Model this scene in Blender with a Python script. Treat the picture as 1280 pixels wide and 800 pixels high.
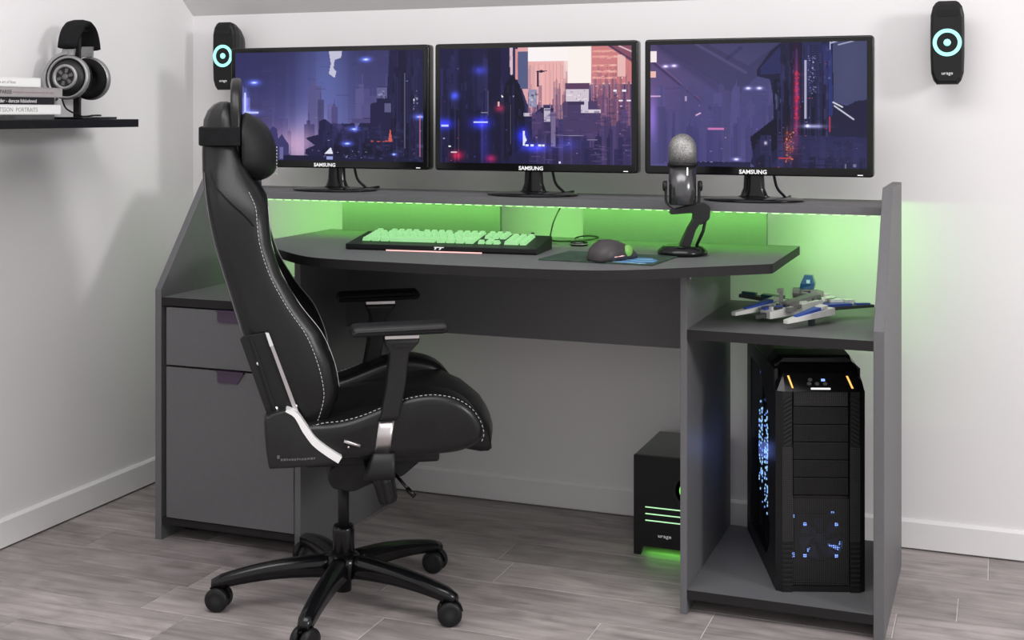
import bpy, bmesh, math, random
import numpy as np
from mathutils import Vector, Matrix

random.seed(7)
PI = math.pi
for o in list(bpy.data.objects):
    bpy.data.objects.remove(o)
sc = bpy.context.scene
COL = sc.collection

# ------------------------------------------------------------------ camera
F_PX = 1605.0
YAW = math.atan(615 / F_PX)
cd = bpy.data.cameras.new('camera')
cam = bpy.data.objects.new('camera', cd)
COL.objects.link(cam)
cam.location = (0, 0, 1.1)
cam.rotation_euler = (PI / 2, 0, YAW)
cd.sensor_fit = 'HORIZONTAL'
cd.sensor_width = 36
cd.lens = F_PX / 1280 * 36
cd.shift_y = -(400 - 141) / 1280
cd.clip_start = 0.05
sc.camera = cam

# ------------------------------------------------------------------ world, lights, exposure
w = bpy.data.worlds.new('world')
sc.world = w
w.use_nodes = True
w.node_tree.nodes['Background'].inputs[0].default_value = (1.0, 0.975, 0.98, 1)
w.node_tree.nodes['Background'].inputs[1].default_value = 0.90
sc.view_settings.view_transform = 'Standard'
sc.view_settings.look = 'None'
sc.view_settings.gamma = 1
sc.view_settings.use_curve_mapping = False
sc.view_settings.exposure = 0.0


def area(name, loc, target, sx, sy, power, color=(1, 1, 1), parent=None):
    d = bpy.data.lights.new(name, 'AREA')
    d.shape = 'RECTANGLE'
    d.size = sx
    d.size_y = sy
    d.energy = power
    d.color = color
    o = bpy.data.objects.new(name, d)
    COL.objects.link(o)
    o.location = loc
    o.rotation_euler = (Vector(target) - Vector(loc)).to_track_quat('-Z', 'Y').to_euler()
    if parent:
        o.parent = parent
    return o


area('window_light', (3.4, 1.08, 2.12), (-2.3, 3.07, 0.88), 0.65, 0.7, 74, (1, 0.98, 0.98))
area('ceiling_softbox', (-0.8, 1.55, 2.5), (-0.9, 2.15, 0.0), 2.4, 1.0, 44, (1, 0.985, 0.985))

# ------------------------------------------------------------------ materials
MATS = {}


def rgb(r, g, b):
    def f(c):
        c /= 255.0
        return c / 12.92 if c <= 0.04045 else ((c + 0.055) / 1.055) ** 2.4
    return (f(r), f(g), f(b), 1)


def mat(name, col, rough=0.5, metal=0.0, var=0.06, vscale=40.0, bump=0.0, bscale=400.0, emit=None, estr=0.0, coat=0.0, spec=None):
    m = bpy.data.materials.new(name)
    m.use_nodes = True
    nt = m.node_tree
    b = nt.nodes['Principled BSDF']
    b.inputs['Roughness'].default_value = rough
    b.inputs['Metallic'].default_value = metal
    b.inputs['Coat Weight'].default_value = coat
    if spec is not None:
        b.inputs['Specular IOR Level'].default_value = spec
    tc = nt.nodes.new('ShaderNodeTexCoord')
    n = nt.nodes.new('ShaderNodeTexNoise')
    n.inputs['Scale'].default_value = vscale
    n.inputs['Detail'].default_value = 3
    nt.links.new(tc.outputs['Object'], n.inputs['Vector'])
    r = nt.nodes.new('ShaderNodeValToRGB')
    r.color_ramp.elements[0].position = 0.3
    r.color_ramp.elements[1].position = 0.7
    r.color_ramp.elements[0].color = tuple(c * (1 - var) for c in col[:3]) + (1,)
    r.color_ramp.elements[1].color = tuple(min(1, c * (1 + var)) for c in col[:3]) + (1,)
    nt.links.new(n.outputs['Fac'], r.inputs['Fac'])
    nt.links.new(r.outputs['Color'], b.inputs['Base Color'])
    if bump:
        n2 = nt.nodes.new('ShaderNodeTexNoise')
        n2.inputs['Scale'].default_value = bscale
        n2.inputs['Detail'].default_value = 2
        nt.links.new(tc.outputs['Object'], n2.inputs['Vector'])
        bp = nt.nodes.new('ShaderNodeBump')
        bp.inputs['Strength'].default_value = bump
        bp.inputs['Distance'].default_value = 0.001
        nt.links.new(n2.outputs['Fac'], bp.inputs['Height'])
        nt.links.new(bp.outputs['Normal'], b.inputs['Normal'])
    if emit:
        b.inputs['Emission Color'].default_value = emit
        b.inputs['Emission Strength'].default_value = estr
    MATS[name] = m
    return m


mat('wall_paint', (0.80, 0.785, 0.79, 1), 0.85, var=0.012, vscale=3, bump=0.05, bscale=250)
mat('ceiling_paint', (0.74, 0.73, 0.73, 1), 0.9, var=0.012, vscale=3)
mat('trim_paint', (0.82, 0.81, 0.81, 1), 0.4, var=0.01, vscale=5)
mat('joint_highlight', (0.80, 0.77, 0.76, 1), 0.8)  # pale slab seen between planks, bevel highlights put into its colour
mat('desk_grey', rgb(98, 98, 100), 0.5, var=0.03, vscale=90, bump=0.06, bscale=900, spec=0.3)
mat('desk_edge', rgb(38, 37, 38), 0.6, var=0.03, vscale=90, spec=0.15)
mat('handle_purple', rgb(62, 42, 70), 0.45)
mat('cap_white', (0.75, 0.75, 0.75, 1), 0.5)
mat('gloss_black', (0.005, 0.005, 0.006, 1), 0.18, var=0.1, spec=0.35)
mat('black_plastic', (0.009, 0.009, 0.010, 1), 0.42, var=0.1, bump=0.05, bscale=900, spec=0.28)
mat('dark_plastic', (0.012, 0.012, 0.013, 1), 0.45, var=0.1, bump=0.05, bscale=900, spec=0.3)
mat('grey_plastic', (0.09, 0.09, 0.092, 1), 0.5)
mat('leather', (0.008, 0.008, 0.0085, 1), 0.30, var=0.15, vscale=30, bump=0.22, bscale=260, spec=0.3)
mat('leather_matte', (0.010, 0.010, 0.011, 1), 0.5, var=0.15, vscale=30, bump=0.25, bscale=300, spec=0.22)
mat('fabric_black', (0.009, 0.009, 0.010, 1), 0.85, var=0.2, vscale=60, bump=0.3, bscale=500, spec=0.15)
mat('thread', (0.45, 0.45, 0.45, 1), 0.7)
mat('chrome', (0.85, 0.85, 0.86, 1), 0.16, 1.0, var=0.02)
mat('brushed_steel', (0.55, 0.52, 0.52, 1), 0.34, 1.0, var=0.05)
mat('bright_trim', (0.88, 0.88, 0.88, 1), 0.25, 0.25, var=0.02)
mat('brushed_dark', (0.11, 0.11, 0.115, 1), 0.22, 0.8)
mat('mic_mesh', (0.30, 0.295, 0.29, 1), 0.4, 0.7, var=0.7, vscale=520, bump=1.0, bscale=600)
mat('mouse_shell', (0.05, 0.045, 0.047, 1), 0.45, spec=0.3)
mat('silver_paint', (0.30, 0.30, 0.30, 1), 0.38, 0.5)
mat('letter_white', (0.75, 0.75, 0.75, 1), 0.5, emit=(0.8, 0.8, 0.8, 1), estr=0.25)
mat('text_grey', (0.30, 0.29, 0.29, 1), 0.8)
mat('text_red', (0.36, 0.20, 0.20, 1), 0.8)
mat('text_dark', (0.02, 0.02, 0.02, 1), 0.8)
mat('text_white', (0.8, 0.8, 0.8, 1), 0.8)
mat('paper_white', (0.84, 0.84, 0.84, 1), 0.8, var=0.02)
mat('paper_edge', (0.7, 0.69, 0.66, 1), 0.9, var=0.1, vscale=200)
mat('cover_grey', (0.36, 0.34, 0.345, 1), 0.7)
mat('cover_black', (0.012, 0.012, 0.014, 1), 0.5)
mat('cover_slate', (0.07, 0.07, 0.072, 1), 0.6)
mat('led_green', (0.2, 0.9, 0.2, 1), 0.4, emit=(0.55, 1.0, 0.42, 1), estr=2.2)
mat('strip_white', (0.7, 0.75, 0.7, 1), 0.5)
mat('glow_green', (0.05, 0.3, 0.05, 1), 0.4, emit=(0.25, 1.0, 0.12, 1), estr=1.3)
mat('wheel_green', (0.10, 0.22, 0.06, 1), 0.4, emit=(0.35, 0.9, 0.12, 1), estr=0.28)
mat('glow_pale_green', (0.3, 0.6, 0.3, 1), 0.4, emit=(0.55, 1.0, 0.55, 1), estr=0.9)
mat('glow_cyan', (0.2, 0.6, 0.6, 1), 0.4, emit=(0.36, 0.98, 0.82, 1), estr=1.0)
mat('glow_orange', (0.5, 0.25, 0.05, 1), 0.4, emit=(1.0, 0.52, 0.12, 1), estr=1.3)
mat('glow_white', (0.8, 0.8, 0.8, 1), 0.4, emit=(1, 1, 1, 1), estr=0.9)
mat('glow_pink', (0.6, 0.3, 0.3, 1), 0.4, emit=(1.0, 0.55, 0.5, 1), estr=0.9)
mat('glow_blue', (0.1, 0.2, 0.6, 1), 0.4, emit=(0.22, 0.38, 1.0, 1), estr=1.6)
mat('glow_ice', (0.3, 0.5, 0.8, 1), 0.4, emit=(0.45, 0.75, 1.0, 1), estr=1.5)
mat('key_green', (0.28, 0.42, 0.28, 1), 0.35, emit=(0.30, 1.0, 0.25, 1), estr=0.36)
mat('model_white', (0.66, 0.66, 0.64, 1), 0.35)
mat('model_grey', (0.20, 0.20, 0.19, 1), 0.4)
mat('model_dark', (0.045, 0.05, 0.05, 1), 0.4)
mat('model_blue', (0.035, 0.075, 0.36, 1), 0.3)
mat('model_teal', (0.012, 0.07, 0.10, 1), 0.25)
mat('model_canopy', (0.008, 0.085, 0.20, 1), 0.12)
mat('model_ice', (0.45, 0.72, 0.80, 1), 0.2)
mat('pad_green', (0.022, 0.05, 0.032, 1), 0.75, var=0.4, vscale=25)
mat('pad_blue', (0.05, 0.16, 0.34, 1), 0.7, var=0.6, vscale=35)
mat('mesh_metal', (0.045, 0.045, 0.047, 1), 0.4, 0.5)
mat('sub_top', (0.20, 0.20, 0.20, 1), 0.5)


def glass_mat():
    m = bpy.data.materials.new('tinted_glass')
    m.use_nodes = True
    nt = m.node_tree
    nt.nodes.clear()
    out = nt.nodes.new('ShaderNodeOutputMaterial')
    mix = nt.nodes.new('ShaderNodeMixShader')
    tr = nt.nodes.new('ShaderNodeBsdfTransparent')
    tr.inputs[0].default_value = (0.75, 0.78, 0.82, 1)
    gl = nt.nodes.new('ShaderNodeBsdfGlossy')
    gl.inputs['Roughness'].default_value = 0.05
    mix.inputs[0].default_value = 0.05
    nt.links.new(tr.outputs[0], mix.inputs[1])
    nt.links.new(gl.outputs[0], mix.inputs[2])
    nt.links.new(mix.outputs[0], out.inputs[0])
    MATS['tinted_glass'] = m


glass_mat()


def wood_mat():
    m = bpy.data.materials.new('oak_plank')
    m.use_nodes = True
    nt = m.node_tree
    N = nt.nodes.new
    L = nt.links.new
    b = nt.nodes['Principled BSDF']
    tc = N('ShaderNodeTexCoord')
    oi = N('ShaderNodeObjectInfo')
    mul = N('ShaderNodeMath'); mul.operation = 'MULTIPLY'; mul.inputs[1].default_value = 37.0
    L(oi.outputs['Random'], mul.inputs[0])
    cmb = N('ShaderNodeCombineXYZ')
    L(mul.outputs[0], cmb.inputs[0]); L(mul.outputs[0], cmb.inputs[1])
    add = N('ShaderNodeVectorMath'); add.operation = 'ADD'
    L(tc.outputs['Object'], add.inputs[0]); L(cmb.outputs[0], add.inputs[1])
    mp = N('ShaderNodeMapping')
    mp.inputs['Scale'].default_value = (2.2, 26.0, 1.0)
    L(add.outputs[0], mp.inputs['Vector'])
    n1 = N('ShaderNodeTexNoise'); n1.inputs['Scale'].default_value = 1.6; n1.inputs['Detail'].default_value = 7; n1.inputs['Roughness'].default_value = 0.62; n1.inputs['Distortion'].default_value = 0.9
    L(mp.outputs[0], n1.inputs['Vector'])
    mp2 = N('ShaderNodeMapping'); mp2.inputs['Scale'].default_value = (3.0, 6.5, 1)
    L(add.outputs[0], mp2.inputs['Vector'])
    n2 = N('ShaderNodeTexNoise'); n2.inputs['Scale'].default_value = 1.3; n2.inputs['Detail'].default_value = 3; n2.inputs['Distortion'].default_value = 2.0
    L(mp2.outputs[0], n2.inputs['Vector'])
    r1 = N('ShaderNodeValToRGB')
    r1.color_ramp.elements[0].position = 0.28; r1.color_ramp.elements[0].color = (0.265, 0.235, 0.232, 1)
    r1.color_ramp.elements[1].position = 0.68; r1.color_ramp.elements[1].color = (0.46, 0.415, 0.412, 1)
    L(n1.outputs['Fac'], r1.inputs['Fac'])
    r2 = N('ShaderNodeValToRGB')
    r2.color_ramp.elements[0].position = 0.32; r2.color_ramp.elements[0].color = (0.74, 0.73, 0.73, 1)
    r2.color_ramp.elements[1].position = 0.62; r2.color_ramp.elements[1].color = (1.06, 1.05, 1.05, 1)
    L(n2.outputs['Fac'], r2.inputs['Fac'])
    mx = N('ShaderNodeMix'); mx.data_type = 'RGBA'; mx.blend_type = 'MULTIPLY'; mx.inputs['Factor'].default_value = 1.0
    L(r1.outputs['Color'], mx.inputs['A']); L(r2.outputs['Color'], mx.inputs['B'])
    mr = N('ShaderNodeMapRange'); mr.inputs['To Min'].default_value = 0.80; mr.inputs['To Max'].default_value = 1.08
    L(oi.outputs['Random'], mr.inputs['Value'])
    mx2 = N('ShaderNodeMix'); mx2.data_type = 'RGBA'; mx2.blend_type = 'MULTIPLY'; mx2.inputs['Factor'].default_value = 1.0
    L(mx.outputs['Result'], mx2.inputs['A']); L(mr.outputs['Result'], mx2.inputs['B'])
    mp3 = N('ShaderNodeMapping'); mp3.inputs['Scale'].default_value = (2.6, 7.0, 1)
    L(add.outputs[0], mp3.inputs['Vector'])
    n3 = N('ShaderNodeTexNoise'); n3.inputs['Scale'].default_value = 2.1; n3.inputs['Detail'].default_value = 5
    L(mp3.outputs[0], n3.inputs['Vector'])
    r3 = N('ShaderNodeValToRGB')
    r3.color_ramp.elements[0].position = 0.66; r3.color_ramp.elements[0].color = (1, 1, 1, 1)
    r3.color_ramp.elements[1].position = 0.78; r3.color_ramp.elements[1].color = (0.52, 0.50, 0.49, 1)
    L(n3.outputs['Fac'], r3.inputs['Fac'])
    mx3 = N('ShaderNodeMix'); mx3.data_type = 'RGBA'; mx3.blend_type = 'MULTIPLY'; mx3.inputs['Factor'].default_value = 1.0
    L(mx2.outputs['Result'], mx3.inputs['A']); L(r3.outputs['Color'], mx3.inputs['B'])
    L(mx3.outputs['Result'], b.inputs['Base Color'])
    b.inputs['Roughness'].default_value = 0.55
    bp = N('ShaderNodeBump'); bp.inputs['Strength'].default_value = 0.12; bp.inputs['Distance'].default_value = 0.002
    L(n1.outputs['Fac'], bp.inputs['Height']); L(bp.outputs['Normal'], b.inputs['Normal'])
    MATS['oak_plank'] = m


wood_mat()


def screen_mat():
    m = bpy.data.materials.new('screen_picture')
    m.use_nodes = True
    nt = m.node_tree
    b = nt.nodes['Principled BSDF']
    b.inputs['Base Color'].default_value = (0.004, 0.004, 0.005, 1)
    b.inputs['Roughness'].default_value = 0.4
    b.inputs['Specular IOR Level'].default_value = 0.12
    a = nt.nodes.new('ShaderNodeAttribute')
    a.attribute_name = 'picture'
    nt.links.new(a.outputs['Color'], b.inputs['Emission Color'])
    b.inputs['Emission Strength'].default_value = 0.95
    MATS['screen_picture'] = m


screen_mat()


# ------------------------------------------------------------------ mesh helpers
class MB:
    """collects geometry, builds one mesh object"""
    def __init__(self):
        self.v = []; self.f = []; self.m = []; self.s = []

    def add(self, verts, faces, mi=0, smooth=False):
        o = len(self.v)
        self.v += [tuple(p) for p in verts]
        self.f += [tuple(i + o for i in f) for f in faces]
        self.m += [mi] * len(faces)
        self.s += [smooth] * len(faces)
        return self

    def box(self, a, b, bev=0.0, mi=0, side_mi=None):
        bm = bmesh.new()
        bmesh.ops.create_cube(bm, size=1)
        c = [(a[i] + b[i]) / 2 for i in range(3)]
        d = [abs(b[i] - a[i]) for i in range(3)]
        for v in bm.verts:
            v.co = Vector([c[i] + v.co[i] * d[i] for i in range(3)])
        if bev > 0:
            bmesh.ops.bevel(bm, geom=list(bm.edges), offset=bev, segments=2, affect='EDGES', profile=0.5)
        self.take(bm, mi)
        return self

    def take(self, bm, mi=0, smooth=False):
        bm.verts.index_update()
        self.add([v.co[:] for v in bm.verts], [[v.index for v in f.verts] for f in bm.faces], mi, smooth)
        bm.free()
        return self

    def prism(self, poly, h0, h1, fn, mi=0, side_mi=None, bev=0.0):
        """poly of (u, v) extruded between h0 and h1; fn(u, v, h) -> xyz"""
        n = len(poly)
        if bev > 0:
            bm = bmesh.new()
            lo = [bm.verts.new(fn(u, v, h0)) for u, v in poly]
            hi = [bm.verts.new(fn(u, v, h1)) for u, v in poly]
            bm.faces.new(lo[::-1]); bm.faces.new(hi)
            for i in range(n):
                j = (i + 1) % n
                bm.faces.new((lo[i], lo[j], hi[j], hi[i]))
            bmesh.ops.recalc_face_normals(bm, faces=bm.faces)
            bmesh.ops.bevel(bm, geom=list(bm.edges), offset=bev, segments=2, affect='EDGES', profile=0.5)
            return self.take(bm, mi)
        vs = [fn(u, v, h0) for u, v in poly] + [fn(u, v, h1) for u, v in poly]
        self.add(vs, [tuple(range(n - 1, -1, -1)), tuple(range(n, 2 * n))], mi)
        sm = mi if side_mi is None else side_mi
        o = len(self.v) - 2 * n
        for i in range(n):
            j = (i + 1) % n
            self.f.append((o + i, o + j, o + n + j, o + n + i)); self.m.append(sm); self.s.append(False)
        return self

    def loft(self, rings, caps=True, closed=True, mi=0, smooth=True):
        n = len(rings[0])
        vs = [p for r in rings for p in r]
        fs = []
        for k in range(len(rings) - 1):
            for i in range(n if closed else n - 1):
                j = (i + 1) % n
                fs.append((k * n + i, k * n + j, (k + 1) * n + j, (k + 1) * n + i))
        self.add(vs, fs, mi, smooth)
        if caps:
            o = len(self.v) - len(vs)
            self.f.append(tuple(o + i for i in range(n - 1, -1, -1))); self.m.append(mi); self.s.append(smooth)
            q = o + (len(rings) - 1) * n
            self.f.append(tuple(q + i for i in range(n))); self.m.append(mi); self.s.append(smooth)
        return self

    def tube(self, pts, r, n=8, mi=0, caps=True, smooth=True):
        pts = [Vector(p) for p in pts]
        rs = r if isinstance(r, (list, tuple)) else [r] * len(pts)
        rings = []
        prev = None
        for i, p in enumerate(pts):
            a = pts[max(0, i - 1)]; b = pts[min(len(pts) - 1, i + 1)]
            t = (b - a).normalized()
            if prev is None:
                up = Vector((0, 0, 1)) if abs(t.z) < 0.9 else Vector((1, 0, 0))
                x = t.cross(up).normalized()
            else:
                x = (prev - t * prev.dot(t)).normalized()
            prev = x
            y = t.cross(x)
            rings.append([p + (x * math.cos(2 * PI * k / n) + y * math.sin(2 * PI * k / n)) * rs[i] for k in range(n)])
        return self.loft(rings, caps, True, mi, smooth)

    def lathe(self, prof, n=24, fn=None, mi=0, smooth=True, caps=True):
        """prof of (radius, height) turned about z; fn maps xyz"""
        fn = fn or (lambda x, y, z: (x, y, z))
        rings = [[fn(r * math.cos(2 * PI * k / n), r * math.sin(2 * PI * k / n), h) for k in range(n)] for r, h in prof]
        return self.loft(rings, caps, True, mi, smooth)

    def soft(self, poly, h0, h1, r, fn, seg=4, mi=0):
        """prism with rounded rims: poly is inset near both ends"""
        n = len(poly)
        P = [Vector((u, v)) for u, v in poly]
        area2 = sum(P[i].x * P[(i + 1) % n].y - P[(i + 1) % n].x * P[i].y for i in range(n))
        sg = 1 if area2 > 0 else -1
        nor = []
        for i in range(n):
            e1 = (P[i] - P[i - 1]); e2 = (P[(i + 1) % n] - P[i])
            n1 = Vector((e1.y, -e1.x)).normalized() * sg if e1.length > 0 else Vector((0, 0))
            n2 = Vector((e2.y, -e2.x)).normalized() * sg if e2.length > 0 else Vector((0, 0))
            nor.append((n1 + n2).normalized())
        rings = []
        sd = 1 if h1 > h0 else -1
        for k in range(seg + 1):
            t = PI / 2 * k / seg
            ins = r * (1 - math.sin(t)); hh = h0 + sd * r * (1 - math.cos(t))
            rings.append([fn(P[i].x - nor[i].x * ins, P[i].y - nor[i].y * ins, hh) for i in range(n)])
        for k in range(seg, -1, -1):
            t = PI / 2 * k / seg
            ins = r * (1 - math.sin(t)); hh = h1 - sd * r * (1 - math.cos(t))
            rings.append([fn(P[i].x - nor[i].x * ins, P[i].y - nor[i].y * ins, hh) for i in range(n)])
        return self.loft(rings, True, True, mi, True)

    def mesh(self, name, *mats):
        me = bpy.data.meshes.new(name)
        me.from_pydata(self.v, [], self.f)
        for m in mats:
            me.materials.append(MATS[m])
        me.polygons.foreach_set('material_index', self.m)
        me.polygons.foreach_set('use_smooth', self.s)
        bm = bmesh.new(); bm.from_mesh(me)
        bmesh.ops.recalc_face_normals(bm, faces=bm.faces)
        bm.to_mesh(me); bm.free()
        me.update()
        return me

    def build(self, name, mats, parent=None, loc=(0, 0, 0), rot=(0, 0, 0)):
        if isinstance(mats, str):
            mats = (mats,)
        return link(name, self.mesh(name, *mats), parent, loc, rot)


def link(name, me, parent=None, loc=(0, 0, 0), rot=(0, 0, 0)):
    o = bpy.data.objects.new(name, me)
    COL.objects.link(o)
    o.location = loc
    o.rotation_euler = rot
    if parent is not None:
        o.parent = parent
    return o


def tag(o, label, cat, group=None):
    o['label'] = label
    o['category'] = cat
    if group:
        o['group'] = group
    return o


def thing(name, label, cat, loc=(0, 0, 0), rz=0.0, group=None):
    o = link(name, None, None, loc, (0, 0, rz))
    o.empty_display_size = 0.05
    return tag(o, label, cat, group)


def struct(o):
    o['kind'] = 'structure'
    return o


def smooth_closed(pts, n=6):
    """closed Catmull-Rom through pts"""
    out = []
    m = len(pts)
    for i in range(m):
        p0, p1, p2, p3 = [Vector(pts[(i + k - 1) % m]) for k in range(4)]
        for j in range(n):
            t = j / n
            q = 0.5 * ((2 * p1) + (p2 - p0) * t + (2 * p0 - 5 * p1 + 4 * p2 - p3) * t * t + (3 * p1 - p0 - 3 * p2 + p3) * t ** 3)
            out.append(tuple(q))
    return out


def smooth_open(pts, n=8):
    out = []
    P = [Vector(p) for p in pts]
    m = len(P)
    for i in range(m - 1):
        p0 = P[max(0, i - 1)]; p1 = P[i]; p2 = P[i + 1]; p3 = P[min(m - 1, i + 2)]
        for j in range(n):
            t = j / n
            out.append(0.5 * ((2 * p1) + (p2 - p0) * t + (2 * p0 - 5 * p1 + 4 * p2 - p3) * t * t + (3 * p1 - p0 - 3 * p2 + p3) * t ** 3))
    out.append(P[-1])
    return out


def round_poly(pts, r, n=5):
    """round the corners of a polygon; r a number or one per corner"""
    out = []
    m = len(pts)
    for i in range(m):
        p = Vector(pts[i][:2]); a = Vector(pts[i - 1][:2]); b = Vector(pts[(i + 1) % m][:2])
        rr = r[i] if isinstance(r, (list, tuple)) else r
        if rr <= 0:
            out.append(tuple(p)); continue
        da = (a - p); db = (b - p)
        ra = min(rr, da.length * 0.49); rb = min(rr, db.length * 0.49)
        q0 = p + da.normalized() * ra; q1 = p + db.normalized() * rb
        for k in range(n + 1):
            t = k / n
            out.append(tuple(q0 * (1 - t) ** 2 + p * 2 * t * (1 - t) + q1 * t * t))
    return out


def ring_plate(outer, inner, h0, h1, fn):
    """flat plate with a hole, thickness h0..h1"""
    mb = MB()
    for h in (h0, h1):
        bm = bmesh.new()
        es = []
        for poly in (outer, inner):
            vs = [bm.verts.new(fn(u, v, h)) for u, v in poly]
            for i in range(len(vs)):
                es.append(bm.edges.new((vs[i], vs[(i + 1) % len(vs)])))
        bmesh.ops.triangle_fill(bm, use_beauty=True, edges=es)
        mb.take(bm)
    for poly in (outer, inner):
        n = len(poly)
        vs = [fn(u, v, h0) for u, v in poly] + [fn(u, v, h1) for u, v in poly]
        mb.add(vs, [(i, (i + 1) % n, n + (i + 1) % n, n + i) for i in range(n)])
    bm = bmesh.new()
    vv = [bm.verts.new(p) for p in mb.v]
    for f in mb.f:
        try:
            bm.faces.new([vv[i] for i in f])
        except ValueError:
            pass
    bmesh.ops.remove_doubles(bm, verts=bm.verts, dist=1e-6)
    out = MB()
    out.take(bm)
    return out


def text(name, body, size, matname, parent, loc, rot, align='CENTER', extrude=0.0003, fat=0.0, sx=1.0):
    c = bpy.data.curves.new('lettering', 'FONT')
    c.body = body
    c.size = size
    c.align_x = align
    c.extrude = extrude
    c.offset = fat
    c.resolution_u = 2
    t = bpy.data.objects.new('lettering', c)
    COL.objects.link(t)
    bpy.context.view_layer.update()
    dg = bpy.context.evaluated_depsgraph_get()
    me = bpy.data.meshes.new_from_object(t.evaluated_get(dg))
    bpy.data.objects.remove(t)
    bpy.data.curves.remove(c)
    me.materials.clear()
    me.materials.append(MATS[matname])
    for v in me.vertices:
        v.co.x *= sx
    return link(name, me, parent, loc, rot)


XYH = lambda u, v, h: (u, v, h)          # polygon in plan, height up
YZX = lambda u, v, h: (h, u, v)          # polygon in (y, z), thickness along x
XZY = lambda u, v, h: (u, h, v)          # polygon in (x, z), thickness along y

# ------------------------------------------------------------------ the room
WX, WY = -2.366, 3.39          # left wall plane, back wall plane
FX1, FY0 = 2.6, 0.0
floor = struct(MB().box((WX - 0.1, FY0, -0.06), (FX1, WY + 0.1, -0.0016)).build('floor', 'joint_highlight'))
PITCH = 0.1419
known = {0: [-0.035], 1: [-1.6], 2: [-1.165, -0.096], 3: [-1.12], 4: [-2.183, -1.34, -0.594], 5: [-1.77, -0.813],
         6: [-1.793, -1.262], 7: [-1.668]}
ytop = 3.222 + PITCH
row = 0
while ytop > FY0 + 0.02:
    y1 = min(ytop, WY); y0 = max(ytop - PITCH, FY0)
    if row == 0:
        y1 = WY
    cuts = list(known.get(row, []))
    if not cuts:
        cuts = [WX + random.uniform(0.2, 1.0)]
    while cuts[0] - WX > 1.15:
        cuts.insert(0, cuts[0] - random.uniform(0.75, 1.1))
    while cuts[-1] < FX1 - 0.3:
        cuts.append(cuts[-1] + random.uniform(0.8, 1.25))
    xs = [WX] + [c for c in cuts if WX + 0.03 < c < FX1 - 0.05] + [FX1]
    for xa, xb in zip(xs[:-1], xs[1:]):
        g = 0.0010; c = 0.0010
        a0, a1, b0, b1 = xa + g, xb - g, y0 + g, y1 - g
        vs = [(a0, b0, -0.0016), (a1, b0, -0.0016), (a1, b1, -0.0016), (a0, b1, -0.0016),
              (a0, b0, -0.0008), (a1, b0, -0.0008), (a1, b1, -0.0008), (a0, b1, -0.0008),
              (a0 + c, b0 + c, 0), (a1 - c, b0 + c, 0), (a1 - c, b1 - c, 0), (a0 + c, b1 - c, 0)]
        fs = [(8, 9, 10, 11)]
        for i in range(4):
            j = (i + 1) % 4
            fs += [(i, j, 4 + j, 4 + i), (4 + i, 4 + j, 8 + j, 8 + i)]
        MB().add(vs, fs).build('plank', 'oak_plank', floor)
    ytop -= PITCH
    row += 1

SL = 0.82
ZT = 1.402
struct(MB().box((WX - 0.12, WY, -0.06), (FX1, WY + 0.12, ZT)).build('wall_back', 'wall_paint'))
ytop_flat = WY - (2.6 - ZT) / SL
struct(MB().prism([(FY0, -0.06), (WY + 0.12, -0.06), (WY + 0.12, ZT), (WY, ZT), (ytop_flat, 2.6), (FY0, 2.6)], WX - 0.12, WX, YZX).build('wall_left', 'wall_paint'))
struct(MB().prism([(WY + 0.12, ZT), (WY, ZT), (ytop_flat, 2.6), (FY0 + 0.3, 2.6), (FY0 + 0.3, 2.7), (ytop_flat + 0.05, 2.7), (WY + 0.12, ZT + 0.1)], WX - 0.12, FX1, YZX).build('ceiling', 'ceiling_paint'))
bbp = [(0, 0.005), (0, 0.075), (-0.006, 0.075), (-0.012, 0.069), (-0.013, 0.005)]
struct(MB().prism([(WY + u, v) for u, v in bbp], WX, FX1, YZX).build('baseboard_back', 'trim_paint'))
struct(MB().prism([(WX - u, v) for u, v in bbp], FY0, WY - 0.013, lambda u, v, h: (u, h, v)).build('baseboard_left', 'trim_paint'))

# ------------------------------------------------------------------ the desk
DF, DB = 2.765, 3.245
desk = thing('gaming_desk', 'large dark grey gaming desk with raised monitor shelf and green light strip', 'desk', (-1.14, 3.0, 0))


def dpart(mb, name, mats, parent=None):
    """desk part given in room coordinates"""
    o = mb.build(name, mats, desk if parent is None else parent)
    if parent is None:
        o.location = (1.14, -3.0, 0)
    return o


GE = ('desk_grey', 'desk_edge')
side_prof = [(DF, 0.0), (DB, 0.0), (DB, 0.932), (DF + 0.217, 0.932), (DF, 0.645)]
dpart(MB().prism(side_prof, -0.254, -0.232, YZX, bev=0.0012), 'side_panel', 'desk_grey')
dpart(MB().prism(side_prof, -2.046, -2.027, YZX, bev=0.0012), 'side_panel', 'desk_grey')
dpart(MB().box((-0.664, DF, 0), (-0.649, DB, 0.7485), 0.0008), 'inner_panel', 'desk_grey')
dpart(MB().box((-1.634, DF, 0), (-1.617, DB, 0.7485), 0.0008), 'inner_panel', 'desk_grey')
# worktop: eight-sided board with a dark edge band
top_poly = [(-1.785, 3.225), (-1.785, 2.82), (-1.50, 2.578), (-1.40, 2.556), (-1.13, 2.545), (-0.86, 2.556), (-0.755, 2.584), (-0.472, 2.82), (-0.472, 3.225)]
top_poly = round_poly(top_poly, [0.004, 0.012, 0.09, 0.07, 0.1, 0.07, 0.09, 0.012, 0.004])
top = dpart(MB().prism(top_poly, 0.749, 0.770, XYH, 0, 1), 'worktop', GE)
shelf = dpart(MB().box((-2.0268, 2.982, 0.870), (-0.2542, 3.232, 0.888), 0.0008), 'monitor_shelf', 'desk_grey')
dpart(MB().box((-1.737, 3.200, 0.7702), (-1.261, 3.216, 0.8698)), 'back_board', 'desk_grey')
dpart(MB().box((-1.027, 3.200, 0.7702), (-0.550, 3.216, 0.8698)), 'back_board', 'desk_grey')
dpart(MB().box((-1.6168, 3.0, 0.538), (-0.6642, 3.016, 0.7488)), 'modesty_panel', 'desk_grey')
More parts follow.
